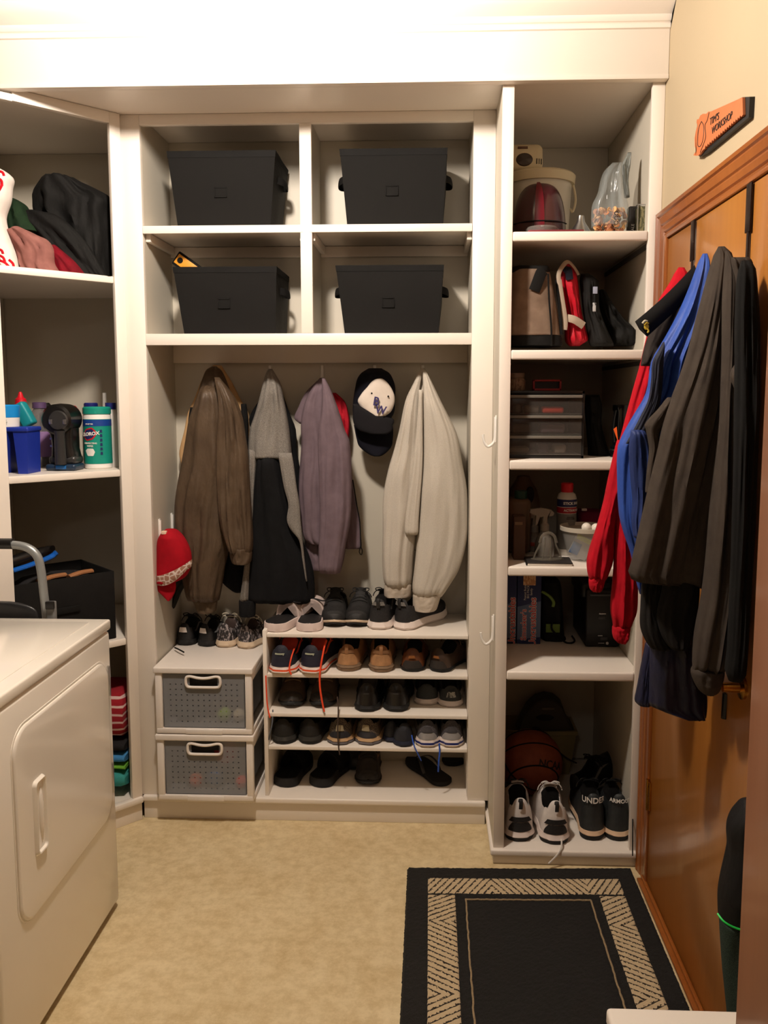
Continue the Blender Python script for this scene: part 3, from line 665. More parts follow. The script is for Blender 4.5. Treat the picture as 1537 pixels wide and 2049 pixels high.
a = make_slide('left slide of white-soled black-lined pair, turned outward, on rack top', Z(543, 1265, z), -.34, SLS, NKM, SLS, .285, 1.15, grp='white slides on the rack top')
b = make_slide('right slide of white-soled black-lined pair on rack top, beside black sneakers', Z(617, 1265, z), .03, SLS, NKM, SLS, .285, 1.15, grp='white slides on the rack top')
for o in (a, b):
    g = G().tube([(-.030, .135, .074), (0, .128, .092), (.038, .120, .086), (.055, .112, .088)], .007, 8, flat=.3, smooth=4); x = g.obj('closure_flap', NKM, o); x.matrix_parent_inverse = Matrix()
for i, (px, yw) in enumerate(((669, .04), (711, -.04))):
    make_shoe('black_sneaker', ('left' if i == 0 else 'right')+' of two all-black sneakers with toes forward on rack top', 'black sneakers toes forward on the rack top', Z(px, 1257, z), yw, .265, 1.02, 'tall', (T_S, K_S), K_U, toe=True, laces=K_U, ts=.018, os_=.009, cap=SM('toe_black', (30, 28, 28), 'leather'), side=1-2*i)
BWK = SM('flyknit_black', (13, 12, 13), 'mesh', (24, 22, 24)); GRK = SM('flyknit_grey', (150, 146, 140), 'heather', (50, 48, 48))
for i, (px, yw, lab) in enumerate(((757, -.10, 'left shoe of black pair with thick pinkish white soles on rack top'), (800, -.62, 'right shoe of black pair with thick white soles, toe angled right, on rack top'))):
    make_shoe('running_shoe', lab, 'black runners with thick white soles', Z(px, 1260, z), yw, .27, .98, 'tall', (W_S, W_S), BWK, ts=.030, flare=.004, laces=SM('lace_white', (214, 208, 200), 'plain') if i else K_U, hpatch2=(GRK, .80, .98, .7), stripe=GRK, heel=BWK, side=1-2*i, tab=K_U)
# ---- level 1
z = RT[1]+.0006
NV = SM('navy_mesh', (15, 16, 30), 'mesh', (26, 28, 44)); OR = SM('orange_trim', (240, 84, 34), 'plain', r=.55); ORL = SM('coral_lining', (214, 78, 58))
for i, (px, yw) in enumerate(((560, -.12), (620, -.22))):
    make_shoe('running_shoe', ('left' if i == 0 else 'right')+' shoe of navy pair with orange trim and white soles on the upper rack shelf', 'navy and orange running shoes', Z(px, 1350, z), yw, .275, 1.08, 'low', (W_S, T_S), NV, lining=ORL, ts=.030, flare=.004, midline=(OR, .010, .020), heel=SM('navy_heel', (32, 34, 54), 'leather', r=.5), stripe=OR, laces=OR, side=1-2*i, zs=1.05,
              writing=('saucony', .011, SM('silver_mark', (190, 196, 170), 'plain'), .70, 0))
def lace(label, pts, m, r=.0026, parent=None, name='hanging_lace'):
    g = G().tube(pts, r, 6, smooth=5); o = g.obj('loose_lace', m, parent); return o
TAN = SM('tan_suede', (168, 122, 82), 'leather', (148, 104, 68), .8); TANS = SM('tan_sole', (128, 104, 80), 'plain', r=.8)
for i, px in enumerate((694, 763)):
    make_shoe('walking_shoe', ('left' if i == 0 else 'right')+' shoe of tan suede pair with chunky soles on the upper rack shelf', 'tan suede walking shoes', Z(px, 1344+2*i, z), -.05+.05*i, .275, 1.0, 'low', (TANS, TANS), TAN, ts=.026, os_=.013, flare=.002, heel=SM('tan_heel', (184, 136, 92), 'leather', r=.75), heel_h=.66, hpatch2=(SM('tan_band', (140, 98, 62), 'leather'), .68, .86, .9), tab=TAN, laces=SM('lace_brown', (96, 70, 48), 'plain'), side=1-2*i)
BRN = SM('brown_leather', (112, 62, 30), 'leather', (86, 46, 22), .45); BRD = SM('brown_dark', (66, 46, 32), 'leather', (50, 34, 24), .5)
for i, (px, yw) in enumerate(((824, -.04), (873, -.5))):
    make_shoe('leather_shoe', ('left' if i == 0 else 'right')+' shoe of brown leather pair with dark heel patch on the upper rack shelf', 'brown leather shoes', Z(px, 1345, z), yw, .275, 1.02, 'low', (K_S, K_S), BRN if i == 0 else BRD, ts=.014, os_=.008, heel=SM('heel_dark', (40, 33, 28), 'leather'), heel_h=.46, hpatch2=(SM('badge_brown', (150, 92, 44), 'leather', r=.4), .60, .74, .35), tab=None, laces=SM('lace_brown', (96, 70, 48), 'plain'), side=1-2*i)
# ---- level 2
z = RT[2]+.0006
HK = SM('hiker_black', (40, 34, 29), 'leather', (30, 26, 23), .7); HKB = SM('hiker_brown', (74, 56, 42), 'leather', (60, 46, 34), .75)
for i, (px, yw) in enumerate(((582, .03), (641, .0))):
    make_shoe('hiking_shoe', ('left' if i == 0 else 'right')+' shoe of dark brown hiking pair, toes forward, second rack shelf', 'dark brown hiking shoes', Z(px, 1419, z), yw, .27, 1.03, 'low', (K_S, K_S), HKB, toe=True, ts=.016, cap=HK, laces=SM('lace_tan', (120, 96, 70), 'plain'), zs=1.0, side=1-2*i)
BL = SM('black_leather', (12, 11, 11), 'leather', (16, 15, 15), .35)
for i, (px, yw) in enumerate(((733, 0), (792, -.06))):
    make_shoe('leather_shoe', ('left' if i == 0 else 'right')+' shoe of plain black leather pair with thick black soles, second rack shelf', 'black leather shoes', Z(px, 1425, z), yw, .275, 1.05, 'tall', (K_S, K_S), BL, ts=.026, os_=.010, flare=.002, lining=SM('lining_grey', (70, 68, 68)), heel=SM('black_counter', (24, 22, 22), 'leather', r=.3), heel_h=.7, hpatch2=(SM('grey_thread', (58, 56, 56), 'plain'), .60, .64, .3), laces=K_U, side=1-2*i, zs=.95)
GS = SM('slipon_grey', (66, 68, 66), 'heather', (40, 42, 44)); 
for i, (px, yw) in enumerate(((853, .0), (903, .0))):
    make_shoe('slip_on_shoe', ('left' if i == 0 else 'right')+' shoe of grey slip-on pair with pale soles, second rack shelf', 'grey slip-on shoes with pale soles', Z(px, 1411+4*i, z), yw, .25, 1.0, 'squat', (W_S, W_S), GS, ts=.022, flare=.003, hole=.46, laces=False, hpatch2=(SM('slip_logo', (150, 148, 138), 'speckle', (50, 50, 50)), .35, .75, .5) if i else None, zs=1.1, side=1-2*i)
# ---- level 3
z = RT[3]+.0006
KT = SM('work_black', (20, 18, 17), 'leather', (14, 13, 12), .6)
for i, (px, yw) in enumerate(((564, -.05), (615, -.2))):
    make_shoe('work_shoe', ('left' if i == 0 else 'right')+' shoe of plain black work pair, third rack shelf at left', 'plain black work shoes', Z(px, 1490, z), yw, .27, 1.0, 'low', (SM('sole_charcoal', (44, 42, 38), 'plain', r=.8), K_S), KT, ts=.028, os_=.012, laces=K_U, zs=.9, side=1-2*i)
RN = SM('runner_tan', (120, 104, 82), 'mesh', (60, 54, 52)); RS_ = SM('runner_sole', (180, 146, 106), 'plain', r=.75); RD = SM('runner_dark', (38, 38, 46), 'leather')
for i, (px, yw) in enumerate(((680, .06), (732, -.22))):
    make_shoe('running_shoe', ('left' if i == 0 else 'right')+' shoe of worn tan and grey running pair, third rack shelf', 'tan and grey running shoes', Z(px, 1490, z), yw, .275, 1.06, 'low', (RS_, SM('sole_grey', (96, 94, 98), 'plain', r=.8)), RN, ts=.026, os_=.011, flare=.004, midline=(SM('sole_greyband', (110, 106, 110), 'plain'), .004, .012), heel=RD, heel_h=.38, hpatch2=(SM('runner_badge', (150, 138, 112), 'plain', r=.4), .45, .8, .4), stripe=RD, laces=SM('lace_dark', (60, 48, 42), 'plain'), side=1-2*i, zs=.95)
NVS = SM('navy_slip', (34, 36, 44), 'leather', (26, 28, 36), .6); NVO = SM('sole_navy', (22, 28, 50), 'plain', r=.7)
for i, (px, py, yw) in enumerate(((782, 1486, .0), (812, 1495, .22))):
    make_shoe('slip_on_shoe', ('left' if i == 0 else 'right')+' shoe of dark navy slip-on pair, overlapping, third rack shelf', 'navy slip-on shoes', Z(px, py, z+.0*i), yw, .25 if i == 0 else .26, .72 if i == 0 else .85, 'squat', (NVO, NVO), NVS, laces=False, ts=.02, zs=1.1 if i == 0 else 1.3, side=1-2*i, hole=.46)
GB = SM('runner_grey', (92, 88, 92), 'mesh', (62, 60, 66)); GSV = SM('silver_overlay', (150, 148, 150), 'plain', r=.35); BLU = SM('gel_blue', (34, 44, 110), 'plain', r=.3)
for i, (px, yw) in enumerate(((855, .0), (904, .0))):
    make_shoe('running_shoe', ('left' if i == 0 else 'right')+' shoe of grey running pair with blue heel gel, third rack shelf', 'grey running shoes with blue gel heels', Z(px, 1496, z), yw, .27, .98, 'low', (W_S, T_S), GB, ts=.030, flare=.003, midline=(BLU, .012, .020), heel=GSV, heel_h=.42, hpatch2=(SM('heel_greydark', (70, 68, 74), 'leather'), .45, .80, .5), stripe=K_U, laces=SM('lace_blue', (40, 90, 200), 'plain'), side=1-2*i, zs=.95)
# ---- level 4 (cabinet base)
z = .0925
SB = SM('slipper_black', (9, 8, 8), 'fabric', (14, 13, 13), .9)
for i, (px, yw) in enumerate(((568, -.16), (636, -.30))):
    make_slide(('left' if i == 0 else 'right')+' slipper of bulky black closed-toe pair on the cabinet base', Z(px, 1576, z), yw, K_S, SB, SB, .285, 1.15, True, 'black slippers on the base', .034, 'black_slipper')
make_shoe('hiking_shoe', 'black and tan shoe lying toe forward on the cabinet base', None, Z(737, 1576, z), .02, .27, 1.0, 'tall', (K_S, K_S), SM('blacktan', (42, 34, 30), 'leather', (30, 26, 24), .6), toe=True, ts=.016, cap=HK, stripe=SM('pinktan', (150, 112, 92), 'leather'), laces=K_U)
make_shoe('hiking_shoe', 'black shoe behind the toe-forward black and tan shoe on the cabinet base', None, Z(716, 1552, z)+Vector((0, .03, 0)), .25, .22, .8, 'low', (K_S, K_S), SM('blacktan2', (28, 25, 24), 'leather', (22, 20, 20), .6), toe=True, ts=.016, laces=False)
def flipflop(label, P, yaw, L=.27):
    t = thing('flip_flop', label, 'flip-flop', (0, 0, 0), 'black flip-flops'); W = 1.0
    ss = [0, .002, .006, .013, .024, .04, .06, .085, .11]+[.16+.06*k for k in range(12)]+[.88, .92, .95, .975, .99, 1]
    def ol(off, z): return [Vector((-foot_w(s)*W-off, s*L, z)) for s in ss]+[Vector((foot_w(s)*W+off, s*L, z)) for s in ss[::-1]]
    G().rings([ol(-.003, 0), ol(.001, .003), ol(.001, .014), ol(-.002, .017)]).obj('sole', K_S, t)
    for q in (-1, 1):
        g = G().tube([(0, .215, .017), (.004*q, .20, .034), (.022*q, .16, .052), (.034*q, .125, .040), (.036*q, .10, .016)], .0065, 8, flat=.3, smooth=5, up=(0, 0, 1)); g.obj('strap', SM('strap_shine', (40, 38, 40), 'leather', r=.3), t)
    G().tube([(0, .215, .014), (0, .213, .034)], .003, 8).obj('toe_post', K_S, t)
    t.location = P; t.rotation_euler = (0, 0, yaw); return t
flipflop('front flip-flop of the black pair, heel forward, on the cabinet base at right', Z(893, 1573, z), .55)
flipflop('rear flip-flop of the black pair, tucked behind at right on the cabinet base', Z(915, 1545, z)+Vector((-.005, .05, 0)), .25, .19)
# loose laces hanging from the rack, each a strand
def strand(label, px_pts, Y, m, r=.0026):
    t = G().tube([PY(x, y, Y+(d[0] if d else 0)) for x, y, *d in px_pts], r, 6, smooth=5).obj('shoe_lace', m); return tag(t, label, 'shoelace')
OL = SM('lace_orange', (244, 76, 36), 'plain', r=.6); DL = SM('lace_dkbrown', (66, 50, 42), 'plain')
strand('orange lace hanging from the navy running shoe over two rack shelves', [(653, 1282, .05), (648, 1300, .02), (641, 1340, 0), (640, 1370, 0), (644, 1400, 0), (649, 1424, 0)], 2.882, OL, .0034)
strand('orange lace hanging at the left edge of the rack beside navy shoe', [(532, 1352, 0), (533, 1380, 0), (535, 1410, 0), (540, 1436, 0)], 2.883, OL, .0026)
strand('short orange lace between the two navy running shoes', [(589, 1298, .04), (583, 1316, .01), (579, 1338, 0), (583, 1350, 0)], 2.88, OL, .0028)
strand('dark lace hanging in front of the tan running shoe', [(675, 1394, .02), (677, 1420, 0), (676, 1460, 0), (677, 1490, 0), (680, 1510, 0)], 2.882, DL, .0026)
strand('grey-brown lace crossing down from the hiking shoe at far left of the rack', [(546, 1420, .02), (545, 1445, 0), (541, 1465, 0), (538, 1480, .01)], 2.883, SM('lace_greyblue', (90, 96, 106), 'plain'))
strand('blue lace trailing from the grey running shoe over the flip-flop, thicker right one', [(879, 1488, .0), (880, 1505, 0), (878, 1525, 0), (877, 1544, .01)], 2.88, SM('lace_blue', (40, 90, 200), 'plain'), .003)
strand('blue lace trailing left of the grey running shoes', [(824, 1471, .02), (828, 1490, 0), (836, 1508, 0), (843, 1522, .01)], 2.88, SM('lace_blue', (40, 90, 200), 'plain'), .0022)
strand('short black lace lying over the drawer unit top edge', [(350, 1296, .04), (357, 1299, .01), (368, 1305, -.02)], 2.98, BLKF, .003)
# ---- tall cabinet floor
z = .0565
KW = SM('court_white', (226, 218, 212), 'leather', (212, 204, 198), .45)
for i, (px, py, yw) in enumerate(((1041, 1684, .06), (1113, 1690, .02))):
    make_shoe('basketball_shoe', ('left' if i == 0 else 'right')+' shoe of white and black basketball pair on the tall cabinet floor', 'white and black basketball shoes', Z(px, py, z), yw, .25, 1.10, 'tall', (W_S, K_S), KW, ts=.036, os_=.014, flare=.003, zs=1.36, heel=K_U, heel_h=.32, tab=K_U, hpatch2=(K_U, .34, .50, .98), laces=SM('lace_white', (214, 208, 200), 'plain') if i else K_U, side=1-2*i)
UAU = SM('charcoal_mid', (34, 37, 38), 'leather', (22, 25, 26), .6)
for i, (px, py) in enumerate(((1187, 1683), (1240, 1684))):
    make_shoe('high_top_shoe', ('left' if i == 0 else 'right')+' of two charcoal high-top shoes with white collar lettering on the tall cabinet floor', 'charcoal high-top shoes', Z(px, py, z), .0, .285, 1.0, 'high', (SM('sole_peach', (222, 190, 158), 'plain', r=.6), K_S), UAU, ts=.034, os_=.017, zs=.98, flare=.0, writing=(('UNDER', 'ARMOUR')[i], .028 if i == 0 else .019, SM('print_white', (232, 226, 218), 'plain'), .90, 0), laces=K_U, side=1-2*i, tab=None)
CL = SM('cleat_black', (20, 19, 20), 'leather', (28, 27, 28), .5)
o = make_shoe('football_shoe', 'black cleated shoe with grey trim leaning behind the high-top shoes', None, Z(1166, 1655, z)+Vector((0, .14, .028)), -.9, .26, 1.0, 'tall', (SM('trim_grey', (128, 124, 116), 'plain'), K_S), CL, ts=.02, stripe=SM('trim_grey', (128, 124, 116), 'plain'), laces=K_U, roll=.32)
strand('white lace trailing from the basketball shoe over the cabinet edge', [(1123, 1672, .02), (1124, 1688, -.03), (1121, 1702, -.045), (1112, 1714, -.05), (1098, 1728, -.055)], 2.66, SM('lace_white', (214, 208, 200), 'plain'), .003)
strand('black lace trailing from the high-top shoe down past the cabinet edge', [(1264, 1596, .03), (1266, 1640, -.03), (1266, 1690, -.055), (1266, 1712, -.055)], 2.66, K_U, .0022)
# ------------------------------------------------------------------ fabric bins
WV = mat('bin_weave', (10, 9, 8), .75, 'weave', (22, 20, 17), sc=1.6); BTR = mat('bin_trim', (11, 10, 9), .8, 'fabric', (15, 14, 13))
def bin_(label, tl, tr, br, bl, zt, zb, yf=2.915, dep=.255, handles=(), skew=.03):
    TL = PY(*tl, yf); TR = PY(*tr, yf); BR = PY(*br, yf+.012); BL = PY(*bl, yf+.012)
    t = thing('fabric_bin', label, 'storage bin', ((TL.x+TR.x)/2, yf, zb), 'black fabric bins in the upper compartments')
    g = G(); n = 12; R = []
    def ringat(k, off=0, n=12):
        z = zb+(zt-zb)*k; a = BL.x+(TL.x-BL.x)*k-off; b = BR.x+(TR.x-BR.x)*k+off; y0 = yf+.012*(1-k)-off; y1 = yf+dep-.02*(1-k)+off; r = .006; pts = []
        def edge(p, q, bul):
            for i in range(n):
                u = i/n; s = math.sin(PI*u); P = p.lerp(q, u); d = (q-p).normalized(); nn = Vector((d.y, -d.x, 0))
                pts.append(P+nn*(bul*s*math.sin(PI*k)+.0025*noise.noise(P*14)*s))
        c = [Vector((a, y0, z)), Vector((b, y0, z)), Vector((b, y1, z)), Vector((a, y1, z))]
        for i in range(4): edge(c[i], c[(i+1) % 4], .004)
        return pts
    ks = [i/14 for i in range(15)]
    out = [ringat(k) for k in ks]; inn = [ringat(k, -.004) for k in ks[::-1][:-1]]
    g.rings(out+inn+[[Vector((p.x, p.y, zb+.01)) for p in inn[-1]]]); g.obj('body', WV, t, ang=.5)
    g = G(); g.rings([ringat(.92, .0004), ringat(.92, .0012), ringat(1, .0012), [p+Vector((0, 0, .002)) for p in ringat(1, .001)], [p+Vector((0, 0, .001)) for p in ringat(1, -.005)], ringat(.9, -.0048)], cap0=False, cap1=False); g.obj('rim', BTR, t, ang=.5)
    cx_ = (TL.x+TR.x)/2-.005; zc = zb+(zt-zb)*.46; yy = yf+.012*.54-.0065; w_, h_ = .022, .017; g = G()
    for (a, b, c, d) in ((-w_, -h_, w_, -h_+.003), (-w_, h_-.003, w_, h_), (-w_, -h_, -w_+.003, h_), (w_-.003, -h_, w_, h_)): g.box((cx_+a, yy-.001, zc+b), (cx_+c, yy+.002, zc+d), .0006)
    g.obj('label_holder', BTR, t)
    for sd in handles:
        zc = zb+(zt-zb)*.68; x = (BL.x+(TL.x-BL.x)*.68) if sd < 0 else (BR.x+(TR.x-BR.x)*.68)
        P = [(x, yf+.07, zc), (x+sd*.018, yf+.09, zc-.004), (x+sd*.024, yf+.127, zc-.006), (x+sd*.018, yf+.165, zc-.004), (x, yf+.185, zc)]
        G().tube(P, .014, 10, flat=.18, smooth=4, up=(sd, 0, 0)).obj('handle', BTR, t)
    return t
bin_('black fabric bin in the upper left compartment, highest on the left', (334, 303), (551, 300), (541, 449), (356, 449), 2.377, 2.1255, handles=(1,))
bin_('black fabric bin in the upper right compartment with side loops showing', (680, 301), (895, 297), (886, 446), (695, 446), 2.378, 2.1255, handles=(-1, 1))
bin_('black fabric bin in the lower left compartment with a level poking out', (346, 530), (553, 527), (552, 666), (369, 666), 1.990, 1.7615, handles=(1,))
bin_('black fabric bin in the lower right compartment below the side-looped one', (672, 526), (888, 523), (877, 664), (690, 664), 1.992, 1.7615, handles=(-1, 1))
YL = mat('level_orange', (224, 150, 40), .5)
t = thing('spirit_level', 'yellow and black tool end poking out of the lower left bin', 'tool', tuple(PY(372, 520, 3.02)))
c = PY(362, 522, 3.02); m = Matrix.Translation(c) @ Matrix.Rotation(.62, 4, 'Y')
G().box((-.022, -.008, -.026), (.09, .008, .026), .004, mtx=m).obj('frame', BTR, t); g = G().box((-.016, -.0095, -.018), (.085, -.0078, .018), .001, mtx=m); g.obj('panel', YL, t)
G().lathe([(.0075, -.0105), (.0105, -.0105), (.0105, -.0095), (.0075, -.0095)], (0, 0, 0), 18, axis='Y').obj('ring_mark', BTR, t).matrix_basis = m @ Matrix.Translation((0, 0, 0))
# ------------------------------------------------------------------ garments in the niche
def coat(name, label, cat_, Y, px, py): return thing(name, label, cat_, tuple(PY(px, py, Y)))
t = coat('tan_jacket', 'tan jacket mostly hidden behind the brown windbreaker', 'jacket', 3.13, 440, 740)
TANJ = mat('tan_cloth', (196, 160, 116), .85, 'fabric', (178, 142, 100))
cloth('body', [[(731, 426, 444), (745, 414, 452), (760, 404, 462), (800, 388, 482), (825, 376, 497), (860, 369, 499), (905, 359, 500), (926, 362, 499), (960, 372, 496), (1010, 380, 490)]], TANJ, t, Y=3.145, b=.03, seed=3)
cloth('lining', [[(815, 380, 388), (840, 377, 392), (880, 377, 390)]], BLKF, t, Y=3.112, b=.012, seed=5)
cloth('lining', [[(808, 482, 493), (835, 483, 497), (870, 486, 497), (900, 488, 497)]], BLKF, t, Y=3.112, b=.012, seed=4)
BW_ = mat('brown_nylon', (84, 68, 52), .52, 'nylon', (70, 56, 43), bump=.7)
t = coat('windbreaker', 'dark brown windbreaker hanging by its hood from the leftmost back hook', 'jacket', 3.07, 432, 736)
cloth('hood', [[(733, 424, 434), (740, 414, 442), (755, 407, 450), (775, 401, 458), (800, 396, 468), (825, 390, 478), (850, 388, 480), (870, 392, 474)]], BW_, t, Y=3.085, b=.05, folds=2, seed=11, amp=.010)
cloth('body', [[(770, 404, 440), (800, 393, 456), (840, 379, 470), (880, 372, 480), (920, 365, 486), (960, 357, 480), (1010, 350, 470), (1051, 351, 466), (1090, 356, 462), (1130, 362, 452), (1165, 368, 446), (1200, 376, 440)]], BW_, t, Y=3.055, b=.062, folds=4, seed=12, amp=.016, n=80)
cloth('sleeve', [dict(rows=[(755, 428, 440), (775, 432, 456), (800, 436, 472), (835, 436, 485), (875, 434, 492), (912, 433, 497), (960, 434, 500), (1038, 440, 504), (1075, 448, 506), (1102, 458, 505), (1108, 460, 503)], Y=3.0, b=.045), dict(rows=[(1095, 462, 502), (1107, 459, 505), (1124, 464, 503), (1127, 468, 500)], Y=3.0, b=.04, folds=5, amp=.004)], BW_, t, Y=3.0, seed=15, amp=.014, n=72)
cloth('cuff', [[(1190, 382, 437), (1200, 386, 436), (1221, 394, 433), (1224, 398, 430)]], mat('brown_cuff', (92, 76, 58), .7, 'nylon', (78, 64, 48)), t, Y=3.055, b=.036, folds=5, amp=.004, seed=17)
t = coat('dark_garment', 'dark olive cloth hanging low behind the red cap', 'garment', 3.10, 345, 1150)
cloth('body', [[(1105, 346, 376), (1150, 338, 384), (1180, 326, 366), (1210, 329, 353), (1236, 336, 342)]], mat('olive_dark', (42, 40, 32), .8, 'fabric', (34, 32, 27)), t, Y=3.11, b=.03, seed=21)
t = coat('baseball_cap', 'black rounded cap edge hanging between windbreaker and grey hoodie', 'cap', 3.14, 465, 1160)
cloth('crown', [[(1090, 450, 490), (1120, 444, 492), (1150, 440, 492), (1168, 447, 490), (1182, 466, 486), (1186, 474, 482)]], BLKF, t, Y=3.14, b=.03, seed=22, amp=.003)
HG = mat('heather_grey', (152, 146, 138), .9, 'heather', (78, 74, 70)); HK_ = mat('hoodie_black', (15, 15, 17), .9, 'fabric', (10, 10, 12))
t = coat('hoodie', 'grey and black panelled hoodie hanging second from left in the niche', 'hoodie', 3.07, 541, 742)
cloth('hood', [[(738, 537, 545), (748, 532, 551), (770, 526, 562), (800, 519, 568), (830, 510, 574), (857, 501, 579), (885, 497, 582), (918, 497, 585)]], HG, t, Y=3.06, b=.05, seed=31, amp=.010, n=72)
cloth('front_panel', [[(908, 515, 556), (930, 513, 562), (980, 507, 572), (1050, 503, 590), (1080, 500, 604), (1110, 498, 618), (1150, 497, 628), (1200, 495, 630), (1205, 497, 628)]], HK_, t, Y=3.055, b=.058, seed=32, amp=.012, n=72)
cloth('side_panel', [[(906, 556, 584), (930, 560, 588), (975, 568, 594), (1010, 577, 600), (1040, 574, 602), (1060, 582, 604), (1080, 598, 606), (1120, 605, 610), (1163, 612, 615)]], HG, t, Y=3.0, b=.018, seed=33, amp=.003)
cloth('sleeve', [[(898, 498, 516), (950, 498, 512), (1020, 497, 508), (1100, 492, 504), (1150, 487, 500), (1204, 480, 498)]], HG, t, Y=3.035, b=.03, seed=34, amp=.004)
cloth('cuff', [[(1200, 479, 511), (1204, 478, 512), (1230, 479, 511), (1233, 481, 509)]], HK_, t, Y=3.035, b=.022, seed=35, amp=.002)
t = coat('black_jacket', 'black jacket behind the grey and black hoodie, edges showing on both sides', 'jacket', 3.14, 560, 800)
cloth('body', [[(765, 545, 560), (800, 520, 570), (835, 499, 583), (858, 502, 592), (900, 520, 594), (935, 530, 600), (985, 540, 603), (1060, 550, 600), (1200, 558, 629), (1222, 572, 600), (1226, 578, 592)]], HK_, t, Y=3.145, b=.03, seed=36)
MV = mat('mauve_fleece', (112, 96, 104), .9, 'fabric', (100, 85, 92))
t = coat('zip_jacket', 'mauve grey zip jacket hanging in the middle of the niche', 'jacket', 3.07, 646, 756)
cloth('body', [[(756, 640, 650), (775, 626, 660), (795, 614, 668), (820, 606, 676), (850, 602, 684), (885, 603, 692), (968, 598, 694), (1024, 601, 694), (1065, 606, 692), (1084, 616, 690), (1092, 640, 690)], dict(rows=[(1070, 610, 692), (1110, 613, 690), (1135, 616, 684), (1141, 618, 680)], Y=3.09, b=.03)], MV, t, Y=3.07, b=.05, seed=41, amp=.013, n=80)
cloth('collar', [[(762, 634, 652), (785, 612, 650), (815, 597, 640), (837, 589, 622), (848, 600, 614)]], MV, t, Y=3.095, b=.02, seed=42, amp=.004)
cloth('sleeve', [[(757, 644, 650), (775, 645, 660), (810, 644, 674), (840, 640, 684), (860, 637, 690), (885, 636, 700), (974, 639, 704), (1043, 640, 701), (1091, 638, 692), (1135, 638, 684), (1146, 640, 681)]], MV, t, Y=3.0, b=.04, seed=43, amp=.009)
cloth('side_panel', [[(900, 680, 700), (974, 684, 707), (1010, 684, 713), (1043, 685, 719), (1092, 688, 724), (1098, 690, 722)]], MV, t, Y=3.09, b=.014, seed=44, amp=.003)
G().tube([PY(706, 960, 3.074), PY(714, 1010, 3.074), PY(720, 1045, 3.074), PY(722, 1095, 3.074)], .0022, 6).obj('zip', BTR, t)
G().tube([PY(722, 1092, 3.072), PY(719, 1104, 3.07), PY(723, 1110, 3.07), PY(725, 1102, 3.07), PY(722, 1094, 3.07)], .0018, 6).obj('zip_pull', BTR, t)
t = coat('red_garment', 'red cloth edge behind the right shoulder of the mauve jacket', 'garment', 3.14, 685, 820)
cloth('body', [[(786, 660, 672), (804, 662, 690), (825, 664, 697), (842, 668, 700), (862, 676, 700), (880, 682, 698)]], mat('crimson_cloth', (176, 22, 40), .8, 'fabric', (150, 16, 32)), t, Y=3.14, b=.025, seed=45)
SW = mat('pale_grey_knit', (200, 192, 180), .92, 'heather', (180, 172, 160), sc=.8)
t = coat('sweatshirt', 'pale grey sweatshirt hanging at the right end of the niche', 'sweatshirt', 3.05, 846, 740)
cloth('body', [[(737, 842, 850), (745, 836, 856), (760, 828, 863), (790, 818, 874), (825, 808, 888), (870, 797, 908), (930, 785, 922), (975, 775, 930), (1019, 768, 934), (1060, 768, 930), (1100, 774, 922)]], SW, t, Y=3.08, b=.06, folds=4, seed=51, amp=.018, n=88)
cloth('sleeve', [dict(rows=[(745, 838, 846), (770, 826, 842), (800, 812, 840), (860, 799, 842), (899, 789, 842), (944, 776, 842), (995, 767, 842), (1064, 766, 834), (1110, 765, 828), (1145, 766, 826), (1165, 769, 824), (1174, 774, 820)], Y=3.02)], SW, t, Y=3.02, b=.045, seed=52, amp=.009, n=72)
cloth('sleeve', [dict(rows=[(742, 846, 853), (760, 846, 862), (790, 846, 876), (825, 846, 894), (870, 846, 915), (929, 846, 926), (974, 843, 934), (1019, 840, 936), (1079, 835, 934), (1139, 829, 918), (1175, 825, 896), (1192, 827, 884)], Y=3.0)], SW, t, Y=3.0, b=.045, seed=53, amp=.010, n=72)
cloth('pocket_flap', [[(780, 838, 846), (850, 834, 846), (930, 826, 846), (1000, 816, 841), (1040, 811, 838), (1066, 810, 837), (1070, 812, 835)]], SW, t, Y=2.975, b=.014, seed=54, amp=.002)
CUF = mat('sweat_cuff', (196, 184, 168), .92, 'heather', (176, 164, 150))
cloth('cuff', [[(1166, 771, 822), (1172, 769, 824), (1190, 769, 823), (1194, 772, 820)]], CUF, t, Y=3.02, b=.034, seed=55, amp=.003, folds=5)
cloth('cuff', [[(1187, 828, 884), (1193, 826, 882), (1218, 827, 874), (1221, 830, 870)]], CUF, t, Y=3.0, b=.034, seed=56, amp=.003, folds=5)
# caps
NVC = mat('cap_navy', (14, 14, 26), .85, 'fabric', (10, 10, 18)); CWH = mat('cap_white', (226, 214, 202), .85, 'fabric', (214, 202, 190)); CPU = mat('cap_purple', (44, 34, 92), .7)
t = coat('baseball_cap', 'white fronted black baseball cap with purple BW letters hanging brim down', 'cap', 3.08, 750, 740)
cloth('crown', [[(737, 738, 764), (745, 724, 778), (758, 715, 786), (775, 711, 791), (800, 707, 791), (825, 706, 789), (842, 712, 780)]], NVC, t, Y=3.10, b=.07, seed=61, amp=.001, p=2)
fp = cloth('front_panel', [[(756, 754, 764), (764, 742, 774), (776, 733, 783), (790, 722, 789), (802, 716, 790), (812, 720, 788), (824, 730, 782), (832, 744, 772), (834, 750, 766)]], CWH, t, Y=3.045, b=.028, seed=62, amp=.0, p=2, nz=.001)
o_ = PY(753, 804, 3.009); f_ = plane_fn(o_, (1, 0, -.18), (.18, 0, 1))
def dome(f, c0, dy):
    def h(x, y, z):
        p = f(x, y, z); p.y = c0.y+dy*((p.x-c0.x)**2*6+(p.z-c0.z)**2*6)*10-z; return p
    return h
text('B', .044, CPU, fp, lambda x, y, z: f_(x*.9, y, z+.002), 'letter_b', .0015, .0009)
